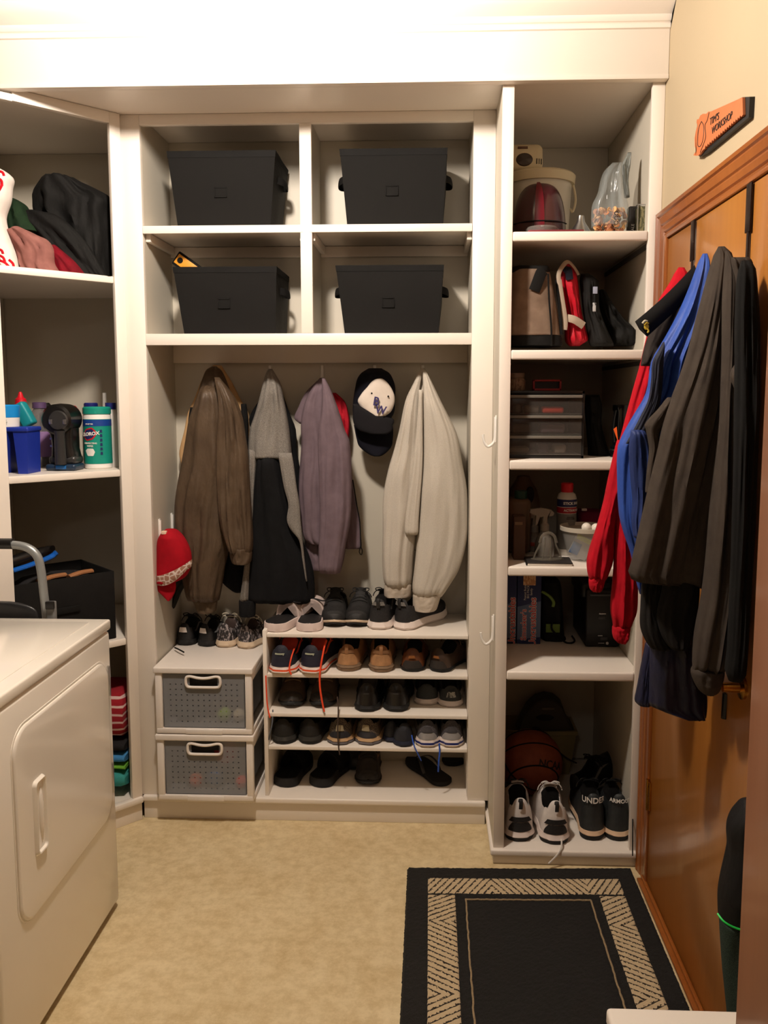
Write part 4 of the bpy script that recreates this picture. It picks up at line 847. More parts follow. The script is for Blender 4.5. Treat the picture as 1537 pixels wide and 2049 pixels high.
o2 = PY(762, 821, 3.009); f2 = plane_fn(o2, (1, 0, -.18), (.18, 0, 1)); text('W', .042, CPU, fp, lambda x, y, z: f2(x*.9, y, z+.002), 'letter_w', .0015, .0009)
for px, py in ((744, 787), (777, 793)): G().lathe([(0, -.002), (.0032, -.001), (.0032, .002), (0, .002)], tuple(PY(px, py, 3.0185)), 12, axis='Y').obj('eyelet', BTR, fp)
cloth('visor', [[(808, 706, 714), (818, 706, 730), (830, 706, 756), (838, 706, 786), (852, 710, 786), (862, 720, 784), (869, 742, 774)]], mat('visor_black', (20, 18, 22), .8, 'fabric', (16, 15, 18)), t, Y=3.03, b=.012, seed=63, amp=.0, p=2.6, nz=.001)
t = coat('baseball_cap', 'dark navy cap hanging beneath the white fronted cap, only its brim showing', 'cap', 3.10, 750, 880)
cloth('visor', [[(850, 708, 786), (866, 711, 787), (880, 714, 786), (892, 718, 784), (903, 729, 776), (911, 742, 766), (913, 748, 760)]], NVC, t, Y=3.085, b=.018, seed=64, amp=.0, p=2.4, nz=.001)
RCP = mat('cap_red', (168, 8, 28), .85, 'fabric', (146, 6, 22))
t = coat('baseball_cap', 'red cap with a snakeskin band hanging on the niche side wall', 'cap', 2.95, 330, 1080)
cr = cloth('crown', [[(1058, 332, 350), (1064, 324, 358), (1075, 317, 368), (1090, 313, 377), (1108, 312, 383), (1126, 311, 384), (1142, 311, 380), (1156, 311, 370), (1166, 312, 350)]], RCP, t, Y=2.955, b=.055, seed=65, amp=.001, p=2.1, nz=.002)
g = G(); rr = []
for i in range(15):
    u = i/14; xa = 314+(384-314)*u; ya = 1155-34*u**1.6-2*math.sin(PI*u)*0; w_ = 14+8*math.sin(PI*min(1, u+.15)); dY = -.068*math.sin(PI*(.24+.60*u))
    a = PY(xa, ya-w_*.12, 2.955+dY); b_ = PY(xa+1-2*u, ya+w_*.92, 2.955+dY*.9); rr.append([a, a.lerp(b_, .5)+Vector((0, -.003, 0)), b_, b_+Vector((0, .006, 0)), a+Vector((0, .006, 0))])
g.rings(rr); g.obj('snake_band', mat('snake_print', (168, 124, 104), .6, 'snake', (226, 212, 204)), t, ang=1.2)
cloth('visor', [[(1158, 312, 350), (1170, 312, 352), (1182, 316, 351), (1194, 328, 346), (1202, 336, 341)]], RCP, t, Y=2.93, b=.014, seed=66, amp=0, p=2.4, nz=.002)
q = PY(328, 1066, 2.915); G().box((q.x-.009, q.y-.004, q.z-.006), (q.x+.009, q.y+.012, q.z+.006), .002).obj('logo_tab', mat('tab_cream', (226, 196, 170), .6), t)
# ------------------------------------------------------------------ coats on the door and their over-door hooks
HM = mat('hook_metal', (44, 30, 24), .35, metal=.6)
t = thing('over_door_hanger', 'dark metal over-door hook strap nearer the hinges', 'hanger', (.685, 2.26, 2.0))
def strap(t, y, zb):
    g = G().box((.6825, y-.014, 1.90), (.6868, y+.014, 2.003), .001); g.box((.6835, y-.006, zb), (.6868, y+.006, 1.92), .001); return g.obj('strap', HM, t)
strap(t, 2.262, 1.72)
g = G()
for y, zc in ((2.262, 1.84), (2.42, 1.80)):
    g.tube([(.684, y, zc-.06), (.676, y, zc-.02), (.668, y, zc+.020), (.655, y-.004, zc+.026), (.645, y-.006, zc+.010), (.648, y-.004, zc-.02), (.655, y, zc-.06)], .004, 8)
g.tube([(.6845, 2.20, 1.775), (.6845, 2.44, 1.775)], .004, 8, smooth=0); g.obj('hook', HM, t)
t = thing('over_door_hanger', 'dark metal over-door hook strap nearer the camera above the grey coats', 'hanger', (.685, 1.875, 2.0))
strap(t, 1.875, 1.72); G().tube([(.684, 1.875, 1.73), (.672, 1.875, 1.72), (.660, 1.875, 1.75), (.655, 1.875, 1.77)], .004, 8).obj('hook', HM, t)
RED = mat('red_fleece', (178, 8, 30), .9, 'fabric', (150, 5, 22))
t = coat('red_hoodie', 'bright red hoodie hanging rearmost on the wooden door, sleeves dangling', 'hoodie', 2.14, 1364, 538)
cloth('body', [[(535, 1357, 1371), (545, 1350, 1376), (560, 1343, 1378), (603, 1317, 1366), (660, 1298, 1345), (729, 1282, 1320), (785, 1266, 1306), (868, 1243, 1285), (910, 1232, 1272), (950, 1224, 1266), (1000, 1212, 1262), (1035, 1212, 1262), (1062, 1226, 1262), (1100, 1232, 1264), (1135, 1236, 1266)]], RED, t, Y=2.17, b=.035, seed=71, amp=.010)
cloth('sleeve', [dict(rows=[(880, 1234, 1262), (950, 1218, 1250), (1005, 1207, 1240), (1060, 1192, 1231), (1100, 1180, 1229), (1125, 1175, 1226), (1145, 1176, 1219), (1160, 1179, 1213)]), dict(rows=[(1154, 1180, 1214), (1162, 1178, 1211), (1178, 1180, 1206), (1184, 1186, 1202)], folds=5, amp=.004)], RED, t, Y=2.11, b=.036, seed=72, amp=.008)
cloth('sleeve', [dict(rows=[(960, 1240, 1262), (1058, 1231, 1268), (1148, 1226, 1275), (1200, 1222, 1276), (1225, 1222, 1273), (1245, 1226, 1265), (1256, 1227, 1262)]), dict(rows=[(1250, 1228, 1263), (1258, 1225, 1262), (1278, 1227, 1259), (1285, 1234, 1254)], folds=5, amp=.004)], RED, t, Y=2.10, b=.040, seed=73, amp=.008)
KJ = mat('collar_black', (12, 11, 10), .8, 'fabric', (18, 16, 15)); KG = mat('coat_brown_grey', (40, 33, 30), .8, 'fabric', (34, 28, 25))
t = coat('collared_jacket', 'black collared jacket with yellow emblem between the red and blue coats', 'jacket', 2.08, 1390, 540)
cloth('body', [[(560, 1380, 1396), (600, 1345, 1396), (640, 1310, 1390), (680, 1294, 1370), (705, 1287, 1350), (722, 1283, 1335), (732, 1281, 1320)]], KG, t, Y=2.10, b=.03, seed=74, amp=.006)
g = G(); rr = []
for i in range(13):
    u = i/12; a = PY(1271+(1390-1271)*u, 643+(530-643)*u+5*math.sin(PI*u), 2.045); b_ = PY(1295+(1400-1295)*u, 673+(578-673)*u, 2.045)
    rr.append([a, a.lerp(b_, .33)+Vector((0, -.008, 0)), a.lerp(b_, .66)+Vector((0, -.008, 0)), b_, b_+Vector((.004, .016, 0)), a.lerp(b_, .5)+Vector((0, .018, 0)), a+Vector((.004, .016, 0))])
g.rings(rr); col_ = g.obj('collar', KJ, t, ang=1.2)
EM = mat('emblem_yellow', (206, 176, 50), .6); EW = mat('emblem_cream', (200, 190, 160), .6)
c = PY(1294, 654, 2.034)
g = G().lathe([(.0, 0), (.0035, .0), (.006, .0012), (.0042, .0022), (0, .0022)], c, 18, axis='Y', sx=1.2, sy=1); g.tube([c+Vector((-.006, -.001, .004)), c+Vector((-.001, -.002, .010)), c+Vector((.004, -.001, .007))], .0022, 6); g.tube([c+Vector((.002, -.001, -.004)), c+Vector((.005, -.001, -.010)), c+Vector((.002, -.001, -.014))], .002, 6)
g.obj('emblem', EM, col_); G().tube([c+Vector((-.010, -.001, .008)), c+Vector((-.005, -.002, .014)), c+Vector((.001, -.001, .013))], .0025, 6).obj('emblem_wing', EW, col_)
BLU_ = mat('royal_blue', (44, 78, 160), .55, 'nylon', (36, 64, 138), bump=.35); BNV = mat('blue_navy_panel', (36, 38, 52), .7, 'fabric', (30, 32, 44))
t = coat('blue_jacket', 'royal blue jacket with dark side panel hanging on the wooden door', 'jacket', 1.99, 1412, 512)
cloth('body', [[(508, 1405, 1417), (520, 1399, 1420), (540, 1392, 1421), (583, 1376, 1420), (626, 1357, 1415), (684, 1326, 1405), (722, 1305, 1395), (785, 1294, 1380), (830, 1270, 1360), (870, 1248, 1345), (895, 1237, 1336), (954, 1235, 1322), (1035, 1239, 1306), (1070, 1248, 1300), (1110, 1262, 1300), (1160, 1272, 1300), (1188, 1279, 1297)]], BLU_, t, Y=2.0, b=.042, seed=75, amp=.014, n=84)
cloth('side_panel', [[(684, 1326, 1330), (700, 1318, 1330), (722, 1306, 1328), (760, 1303, 1326), (800, 1297, 1322), (840, 1278, 1310), (870, 1262, 1296), (888, 1252, 1270)]], BNV, t, Y=1.962, b=.010, seed=76, amp=.003)
cloth('sleeve_fold', [[(860, 1262, 1290), (900, 1258, 1306), (960, 1262, 1306), (1000, 1266, 1300), (1040, 1264, 1296), (1075, 1268, 1290)]], mat('royal_blue_deep', (34, 52, 104), .6, 'nylon', (28, 42, 88), bump=.35), t, Y=1.955, b=.02, seed=77, amp=.006)
NVP = mat('navy_shell', (22, 24, 42), .4, 'nylon', (34, 36, 62), bump=.5)
t = coat('navy_rain_coat', 'shiny navy rain garment, its hem lowest of the door coats', 'jacket', 1.93, 1350, 1300)
cloth('body', [[(1150, 1320, 1380), (1240, 1304, 1390), (1290, 1300, 1394), (1340, 1299, 1404), (1390, 1298, 1415), (1412, 1300, 1416), (1424, 1330, 1415), (1436, 1372, 1413), (1439, 1388, 1410)]], NVP, t, Y=1.925, b=.035, seed=78, amp=.010, n=72)
cloth('hem_flap', [[(1285, 1292, 1306), (1320, 1285, 1306), (1350, 1279, 1304), (1385, 1273, 1303), (1403, 1270, 1302), (1410, 1276, 1302)]], NVP, t, Y=1.96, b=.022, seed=79, amp=.004)
GC = mat('charcoal_fleece', (60, 52, 45), .92, 'fabric', (50, 43, 38))
t = coat('charcoal_coat', 'large charcoal coat hanging foremost on the wooden door, long sleeve down', 'coat', 1.86, 1444, 496)
cloth('body', [[(493, 1436, 1452), (500, 1430, 1460), (520, 1424, 1468), (558, 1413, 1468), (600, 1402, 1468), (634, 1392, 1468), (697, 1377, 1466), (747, 1361, 1462), (800, 1341, 1458), (853, 1324, 1452), (900, 1314, 1446), (984, 1294, 1436), (1097, 1269, 1425), (1140, 1259, 1420), (1156, 1255, 1418), (1168, 1300, 1416), (1175, 1370, 1414)]], GC, t, Y=1.865, b=.05, seed=81, amp=.020, n=96, folds=4)
cloth('cuff_flap', [[(795, 1335, 1352), (820, 1316, 1346), (850, 1290, 1336), (862, 1292, 1322), (900, 1298, 1318), (945, 1294, 1308), (985, 1291, 1299)]], GC, t, Y=1.885, b=.02, seed=82, amp=.006)
sl = cloth('sleeve', [[(502, 1450, 1460), (530, 1450, 1474), (600, 1446, 1480), (700, 1444, 1480), (780, 1440, 1476), (850, 1436, 1478), (950, 1425, 1483), (1029, 1418, 1486), (1120, 1411, 1483), (1192, 1403, 1477), (1267, 1389, 1467), (1310, 1385, 1459), (1344, 1384, 1450)]], GC, t, Y=1.79, b=.042, seed=83, amp=.012, n=72)
cloth('cuff', [[(1336, 1386, 1450), (1346, 1382, 1450), (1362, 1386, 1446), (1380, 1396, 1440), (1387, 1406, 1434)]], GC, sl, Y=1.79, b=.04, seed=84, amp=.003)
cloth('hood', [[(515, 1462, 1500), (528, 1464, 1506), (560, 1472, 1506), (620, 1476, 1498), (680, 1479, 1500), (705, 1482, 1503), (716, 1480, 1502), (740, 1464, 1488), (756, 1461, 1486), (780, 1470, 1482), (798, 1473, 1479)]], GC, t, Y=1.745, b=.022, seed=85, amp=.006)
t = coat('dark_sweater', 'black bunched sweater cuffs showing under the charcoal coat hem', 'sweater', 1.9, 1340, 1180)
cloth('sleeve', [dict(rows=[(1120, 1290, 1330), (1165, 1284, 1326), (1200, 1282, 1322), (1240, 1280, 1330), (1262, 1282, 1338), (1285, 1292, 1345), (1296, 1300, 1350)]), dict(rows=[(1150, 1330, 1400), (1190, 1322, 1400), (1230, 1314, 1396), (1262, 1320, 1390), (1290, 1334, 1376), (1297, 1342, 1366)], Y=1.86)], mat('sweater_black', (24, 21, 19), .92, 'fabric', (18, 16, 15)), t, Y=1.9, b=.03, seed=86, amp=.008)
t = coat('black_coat', 'long black coat behind the charcoal coat, nearest the brown door edge', 'coat', 1.72, 1495, 540)
cloth('body', [[(522, 1482, 1506), (535, 1478, 1512), (560, 1474, 1515), (650, 1470, 1521), (760, 1470, 1520), (900, 1468, 1516), (1050, 1464, 1510), (1200, 1458, 1502), (1300, 1454, 1496), (1350, 1450, 1492), (1362, 1456, 1486)]], mat('coat_black', (10, 9, 8), .95, 'fabric', (8, 7, 7)), t, Y=1.715, b=.03, seed=87, amp=.010)
# backpack low behind the brown door
BP = mat('pack_black', (14, 13, 14), .7, 'nylon', (20, 19, 20), bump=.4)
t = coat('backpack', 'black backpack with a thin green line standing by the door at far right', 'backpack', 1.74, 1470, 1800)
cloth('upper_body', [[(1600, 1486, 1520), (1615, 1474, 1530), (1640, 1458, 1545), (1660, 1453, 1552), (1700, 1454, 1555), (1780, 1438, 1562), (1830, 1437, 1565), (1842, 1439, 1564)]], BP, t, Y=1.70, b=.05, seed=91, amp=.004)
cloth('lower_body', [[(1836, 1438, 1564), (1880, 1440, 1566), (1940, 1444, 1566), (2000, 1450, 1560), (2040, 1454, 1556)]], mat('pack_heather', (22, 36, 30), .9, 'heather', (60, 74, 66)), t, Y=1.70, b=.048, seed=92, amp=.003)
G().tube([PY(1436, 1828, 1.665), PY(1450, 1845, 1.648), PY(1475, 1858, 1.645), PY(1510, 1866, 1.645), PY(1540, 1868, 1.65)], .0022, 6).obj('green_piping', mat('neon_green', (40, 220, 90), .5), t)
# ------------------------------------------------------------------ wall sign shaped like a saw
t = thing('saw_sign', 'orange and black wooden saw-shaped sign with workshop lettering on the wall', 'sign', tuple(PX(1440, 260, .69)))
SO = mat('sign_orange', (196, 112, 66), .6, 'leather', (186, 104, 60)); SK = mat('sign_black', (22, 20, 18), .6)
def sp(px, py, x=.6995): p = PX(px, py, x); return (p.y, p.z)
def c5(x, y): return (1300+x/5.536, 150+y/5.536)
outl = [(485, 890), (498, 865), (520, 838), (500, 790), (498, 700), (512, 620), (530, 560), (520, 525), (525, 492), (545, 490), (560, 450), (590, 430), (630, 430), (650, 405), (680, 405), (700, 395), (1028, 248), (1033, 440)]
n_t = 18
teeth = []
for k in range(n_t):
    u = k/n_t; x = 1030+(600-1030)*u; y = 440+(815-440)*u; teeth += [(x-2, y-14+(0)), (x-14, y+24)]
outl2 = outl+teeth[1:]+[(590, 830), (565, 865), (540, 892), (510, 895)]
poly = [sp(*c5(x, y), .682) for x, y in outl2]
G().prism(poly, lambda a, b, q: Vector((.682+q, a, b)), 0, .006).obj('front_plate', SO, t, smooth=False)
bk = [(560, 480), (1035, 246), (1118, 240), (1106, 470), (640, 860), (560, 905), (545, 880), (540, 600)]
G().prism([sp(*c5(x, y), .690) for x, y in bk], lambda a, b, q: Vector((.6885+q, a, b)), 0, .0108).obj('back_plate', SK, t, smooth=False)
gl = [c5(x, y) for x, y in ((575, 515), (598, 560), (600, 650), (585, 740), (560, 790), (535, 780), (535, 680), (548, 580), (575, 515))]
g = G().tube([PX(a, b, .6815) for a, b in gl], .0009, 5); g.tube([PX(*c5(x, y), .6815) for x, y in ((660, 415), (640, 500), (615, 560), (622, 680), (600, 760), (560, 860))], .0009, 5); g.obj('handle_line', SK, t)
def signtext(body, p0, p1, size):
    a, b = PX(*c5(*p0), .6815), PX(*c5(*p1), .6815); r = (b-a).normalized(); u_ = Vector((-1, 0, 0)).cross(r).normalized()
    if u_.z < 0: u_ = -u_
    c = (a+b)/2; L_ = (b-a).length
    o = text(body, size, SK, t, lambda x, y, z: Vector((x, y, z)), 'lettering', .0004)
    w_ = max(v.co.x for v in o.data.vertices)-min(v.co.x for v in o.data.vertices); k = L_/w_
    for v in o.data.vertices: v.co = c+r*(v.co.x*k)+u_*v.co.y+Vector((-v.co.z-.0002, 0, 0))
signtext("TIM'S", (668, 525), (770, 455), .024)
signtext('WORKSHOP', (690, 625), (918, 440), .024)
# ------------------------------------------------------------------ step ladder between dryer and corner cabinet
ALU = mat('ladder_grey', (150, 154, 154), .35, metal=.5)
t = thing('step_ladder', 'grey tubular folding step ladder standing behind the dryer', 'ladder', (-1.3, 2.42, 0))
pts = [PY(0, 1090, 2.415)+Vector((-.25, 0, 0)), PY(-30, 1090, 2.415), PY(25, 1090, 2.415), PY(55, 1096, 2.415), PY(74, 1112, 2.415), PY(82, 1140, 2.415), PY(88, 1190, 2.415), PY(94, 1245, 2.415), PY(105, 1400, 2.415), PY(135, 1740, 2.415)]
G().tube(pts, .0125, 14, smooth=4).obj('rail', ALU, t)
q = PY(18, 1088, 2.415); G().tube([q+Vector((-.06, 0, 0)), q+Vector((0, 0, 0)), q+Vector((.012, 0, 0))], .0165, 12, smooth=0).obj('grip', BLK, t)
q = PY(104, 1218, 2.41); G().box((q.x-.012, q.y-.012, q.z-.05), (q.x+.010, q.y+.012, q.z+.022), .003).obj('bracket', GREYP, t); G().box((q.x-.012, q.y-.020, q.z+.002), (q.x+.014, q.y-.008, q.z+.026), .003).obj('latch', BLK, t)
cloth('step', [[(1203, -60, 20), (1207, -70, 45), (1215, -75, 66), (1228, -78, 76), (1250, -80, 78)]], mat('step_black', (30, 30, 32), .4, 'leather', (24, 24, 26)), t, Y=2.405, b=.012, seed=95, amp=0, nz=.0)
# ------------------------------------------------------------------ small builders
def lathe_thing(name, label, cat_, at, parts, group=None, ang=0, sx=1, sy=1):
    t = thing(name, label, cat_, tuple(at), group)
    for nm, m, prof in parts: G().lathe(prof, tuple(at), 30, sx=sx, sy=sy).obj(nm, m, t)
    return t
def rb(g, lo, hi, yaw, c, bev=.002): return g.box(lo, hi, bev, mtx=Matrix.Translation(c) @ Matrix.Rotation(yaw, 4, 'Z'))
# ================= corner cabinet, middle shelf (top at LS[1])
z = LS[1]+.0005
def S(px, py, Y): p = PY(px, py, Y); return Vector((p.x, p.y, 0))
q = S(198, 940, 2.905); R_ = .047
TEAL = mat('label_teal', (18, 140, 122), .4); LBL = mat('label_blue', (24, 62, 140), .4)
t = thing('wipes_canister', 'white and teal disinfecting wipes canister on the corner cabinet middle shelf', 'canister', (q.x, q.y, z))
at = (q.x, q.y, z)
G().lathe([(0, 0), (R_-.003, 0), (R_, .004), (R_, .186), (R_-.002, .192), (0, .192)], at, 40).obj('body', WPL, t)
lb = G().lathe([(R_+.0006, .018), (R_+.0008, .0185), (R_+.0008, .172), (R_+.0006, .1725)], at, 40); 
def band(r, z0, z1, a0=0, a1=2*PI, n=40):
    g = G(); g.rings([[Vector((at[0]+r*math.sin(a0+(a1-a0)*k/n), at[1]-r*math.cos(a0+(a1-a0)*k/n), z+zz)) for k in range(n+1)] for zz in (z0, z1)], closed=False); return g
lo = band(R_+.0008, .018, .174).obj('label', TEAL, t)
band(R_+.0012, .150, .172).obj('label_band', LBL, lo)
G().lathe([(0, .192), (R_+.001, .192), (R_+.001, .212), (R_-.004, .217), (0, .218)], at, 40).obj('lid', TEAL, t)
CW_ = mat('print_cream', (236, 232, 224), .5); CR = mat('logo_red', (196, 26, 40), .5); CN = mat('logo_navy', (24, 34, 90), .5)
c_ = cyl_fn((q.x, q.y), R_+.0012, z, 0)
def cpoly(poly, m, nm, off, a0=-.25):
    g = G(); f = cyl_fn((q.x, q.y), R_+.0012+off, z, 0); xs = [p[0] for p in poly]; x0, x1 = min(xs), max(xs); n = 14
    def yr(x):
        ys = []
        for (ax, ay), (bx, by) in zip(poly, poly[1:]+poly[:1]):
            if min(ax, bx)-1e-9 <= x <= max(ax, bx)+1e-9 and abs(ax-bx) > 1e-9: ys.append(ay+(by-ay)*(x-ax)/(bx-ax))
        return (min(ys), max(ys)) if ys else (poly[0][1], poly[0][1])
    rr = []
    for i in range(n+1):
        x = x0+(x1-x0)*i/n; a, b = yr(min(max(x, x0+1e-5), x1-1e-5)); rr.append([f(x, a, 0), f(x, b, 0)])
    g.rings(rr, closed=False); return g.obj(nm, m, lo)
X0 = -.010
cpoly([(X0-.032, .118), (X0-.014, .140), (X0+.010, .146), (X0+.030, .126), (X0+.012, .104), (X0-.012, .098)], CR, 'logo_shape', 0)
cpoly([(X0-.027, .118), (X0-.012, .136), (X0+.009, .141), (X0+.024, .126), (X0+.010, .109), (X0-.010, .103)], CN, 'logo_shape', .0006)
text('CLOROX', .0165, CW_, lo, lambda x, y, zz: c_(x+X0, y+.1225+x*.10, zz+.0012), 'lettering', .0004, .0006)
text('DISINFECTING', .0078, CW_, lo, lambda x, y, zz: c_(x+X0, y+.090, zz), 'lettering', .0003, .0002)
text('WIPES', .0088, CW_, lo, lambda x, y, zz: c_(x+X0, y+.080, zz), 'lettering', .0003, .0002)
text('3X BETTER', .006, CW_, lo, lambda x, y, zz: c_(x+X0, y+.157, zz+.0006), 'lettering', .0003, .0001)
for k in range(6):
    cpoly([(.026, .050+.0155*k), (.0261, .060+.0155*k), (.034, .060+.0155*k), (.0341, .050+.0155*k)], CN, 'label_icon', .0002)
cpoly([(-.030, .064), (-.02, .072), (.002, .072), (.008, .06), (.002, .046), (-.02, .046)], CW_, 'label_patch', .0001)
# handheld vacuum
q = S(132, 948, 2.83); t = thing('handheld_vacuum', 'black handheld vacuum with blue front standing beside the wipes canister', 'vacuum', (q.x, q.y, z))
VB = mat('vac_black', (16, 15, 15), .28); VG = mat('vac_smoke', (46, 45, 45), .3); VBL = mat('vac_blue', (24, 96, 160), .3); VN = mat('vac_navy', (24, 44, 66), .35)
m = Matrix.Translation((q.x, q.y, z))
G().box((-.052, -.045, .0), (.052, .04, .022), .008, seg=3, mtx=m).obj('nozzle_base', VN, t); G().box((-.014, -.0475, .006), (.022, -.043, .019), .001, mtx=m).obj('blue_badge', VBL, t)
G().box((-.048, -.03, .020), (.048, .045, .050), .012, seg=3, mtx=m).obj('collar', VG, t)
g = G(); rr = []
for i in range(11):
    v = i/10; w_ = .046-.006*math.sin(PI*v); d_ = .045; rr.append([Vector((q.x-.006*v+math.copysign(abs(math.cos(a))**.7, math.cos(a))*w_, q.y+.012+math.copysign(abs(math.sin(a))**.7, math.sin(a))*d_, z+.045+.10*v)) for a in [2*PI*k/28 for k in range(28)]])
g.rings(rr); g.obj('body', VB, t)
G().lathe([(0, -.05), (.044, -.05), (.052, -.040), (.054, 0), (.052, .05), (0, .055)], (q.x-.008, q.y, z+.175), 32, axis='Y').obj('motor_housing', VB, t)
G().lathe([(0, -.057), (.030, -.057), (.034, -.052), (.034, -.046), (0, -.046)], (q.x+.004, q.y, z+.172), 28, axis='Y').obj('end_cap', VG, t)
g = G()
for dx in (-.020, .028): g.box((q.x+dx-.006, q.y-.0585, z+.160), (q.x+dx+.006, q.y-.0565, z+.176), .001)
g.obj('mark', CHROME, t)
G().lathe([(0, 0), (.019, 0), (.017, .10), (.019, .115), (0, .115)], (q.x+.004, q.y-.045, z+.022), 24).obj('dust_tube', VG, t)
for zz in (.085, .110): G().lathe([(0, 0), (.004, 0), (.004, .002), (0, .002)], (q.x-.030, q.y-.040, z+zz), 12, axis='Y').obj('button', CHROME, t)
# blue caddy with a tub on it
CB = mat('caddy_blue', (26, 48, 150), .4); q = S(40, 955, 2.72)
t = thing('cleaning_caddy', 'royal blue plastic caddy with splayed legs on the corner cabinet shelf', 'caddy', (q.x, q.y, z))
zt_ = PY(40, 856, 2.72).z-z
g = G(); g.box((q.x-.10, q.y-.05, z+zt_-.012), (q.x+.058, q.y+.05, z+zt_+.004), .005, seg=3); g.obj('tray', CB, t)
for x0, x1, xa, xb in ((-.095, -.012, -.085, -.030), (.006, .054, .018, .050)):
    g = G(); rr = []
    for v in (0, .25, .5, .75, 1): rr.append([Vector((q.x+(xa+(x0-xa)*v if k in (0, 3) else xb+(x1-xb)*v), q.y+(-.045+.0*v if k < 2 else .045), z+(zt_-.010)*v)) for k in range(4)])
    g.rings(rr); g.obj('leg', CB, t)
q2 = Vector((q.x-.045, q.y-.005, z+zt_+.0045)); CY_ = mat('tub_cyan', (20, 140, 214), .4)
TUB = lathe_thing('wipes_tub', 'round tub, white below and bright blue above, on the blue caddy', 'tub', q2, [('base', WPL, [(0, 0), (.049, 0), (.051, .03), (0, .03)]), ('lid', CY_, [(0, .0305), (.0515, .0305), (.054, .068), (.050, .072), (0, .072)])])
g = [text('\n'.join(['Caution keep', 'away from heat', 'see back label']), .006, mat('print_dark', (40, 40, 44), .6), TUB, cyl_fn((q2.x, q2.y), .0512, q2.z+.016, .35), 'lettering', .0002)]
# red capped bottle, leaning teal brush
def spot(px, py, Y, zz=None): p = PY(px, py, Y); return Vector((p.x, p.y, z if zz is None else zz))
q = spot(46, 900, 2.86); H_ = PY(46, 786, 2.86).z-z
RDM = mat('cap_red_plastic', (206, 18, 36), .4)
t = lathe_thing('squeeze_bottle', 'pale bottle with pointed red nozzle behind the blue caddy', 'bottle', q, [('body', WPL, [(0, 0), (.028, 0), (.030, .01), (.030, H_-.06), (.018, H_-.04), (0, H_-.04)]), ('nozzle', RDM, [(0, H_-.04), (.020, H_-.04), (.018, H_-.022), (.010, H_-.015), (.006, H_), (.003, H_+.004), (0, H_+.004)])])
q = spot(58, 880, 2.80, z+zt_+.004); g = G().box((-.022, -.02, 0), (.022, .02, .085), .008, seg=3, mtx=Matrix.Translation(q+Vector((.004, .01, 0))) @ Matrix.Rotation(-.5, 4, 'Y'))
t = g.obj('scrub_brush', mat('brush_teal', (20, 140, 150), .5)); tag(t, 'teal plastic brush block leaning behind the blue tub', 'brush')
# purple bottle
q = spot(84, 930, 2.98); H_ = PY(80, 808, 2.98).z-z; PUR = mat('label_purple', (140, 108, 156), .4); CLR = mat('clear_grey', (120, 116, 118), .15, alpha=.6)
t = lathe_thing('cleaner_bottle', 'clear bottle with purple cap and lilac label behind the vacuum', 'bottle', q, [('body', CLR, [(0, 0), (.044, 0), (.048, .01), (.046, H_*.45), (.048, H_*.62), (.042, H_*.82), (.022, H_*.90), (.020, H_*.93), (0, H_*.93)]), ('cap', mat('cap_purple_plastic', (88, 66, 104), .5), [(0, H_*.93), (.024, H_*.93), (.024, H_+.004), (.020, H_+.006), (0, H_+.006)]), ('label', PUR, [(.0488, H_*.16), (.0492, H_*.17), (.0485, H_*.55), (.048, H_*.56)])])
q = spot(97, 930, 3.06); H_ = PY(97, 806, 3.06).z-z
lathe_thing('black_bottle', 'bottle with round black top beside the purple cap', 'bottle', q, [('body', DGREY, [(0, 0), (.022, 0), (.024, H_-.04), (.012, H_-.03), (0, H_-.03)]), ('cap', BLK, [(0, H_-.03), (.018, H_-.03), (.021, H_-.012), (.012, H_), (0, H_)])])
q = spot(143, 920, 3.00); H_ = PY(143, 810, 3.0).z-z
lathe_thing('spray_can', 'can with domed red top between vacuum and wipes canister', 'can', q, [('body', mat('can_dark', (60, 40, 40), .4), [(0, 0), (.030, 0), (.031, H_-.05), (0, H_-.05)]), ('cap', RDM, [(0, H_-.05), (.036, H_-.05), (.034, H_-.02), (.022, H_-.004), (0, H_)])])
q = spot(186, 920, 3.05); H_ = PY(186, 806, 3.05).z-z
lathe_thing('detergent_bottle', 'bottle with square navy cap behind the wipes canister', 'bottle', q, [('body', WPL, [(0, 0), (.030, 0), (.034, .02), (.034, H_-.08), (.020, H_-.05), (0, H_-.05)]), ('cap', mat('cap_navy_plastic', (26, 34, 110), .4), [(0, H_-.05), (.024, H_-.05), (.025, H_-.004), (.022, H_), (0, H_)])])
q = spot(226, 938, 2.97); H_ = PY(226, 806, 2.97).z-z
t = lathe_thing('vinegar_bottle', 'white translucent bottle with hand lettering at the shelf right end', 'bottle', q, [('body', mat('jug_white', (214, 210, 204), .4), [(0, 0), (.030, 0), (.033, .01), (.033, H_*.6), (.026, H_*.8), (.017, H_*.9), (0, H_*.9)]), ('cap', mat('cap_navy_plastic', (26, 34, 110), .4), [(0, H_*.9), (.019, H_*.9), (.019, H_), (0, H_)])])
f_ = cyl_fn((q.x, q.y), .0335, z+H_*.32, -.1)
text('VIN', .016, BLK, t, lambda x, y, zz: f_(x, y+.018, zz), 'lettering'); text('EGAR', .013, BLK, t, lambda x, y, zz: f_(x, y-.006, zz), 'lettering')
q = spot(214, 925, 3.12); H_ = PY(214, 786, 3.12).z-z
lathe_thing('tall_bottle', 'tall narrow white bottle behind the wipes canister at right', 'bottle', q, [('body', WPL, [(0, 0), (.022, 0), (.024, H_*.6), (.010, H_*.75), (0, H_*.75)]), ('spout', WPL, [(0, H_*.75), (.009, H_*.75), (.007, H_), (0, H_)])])
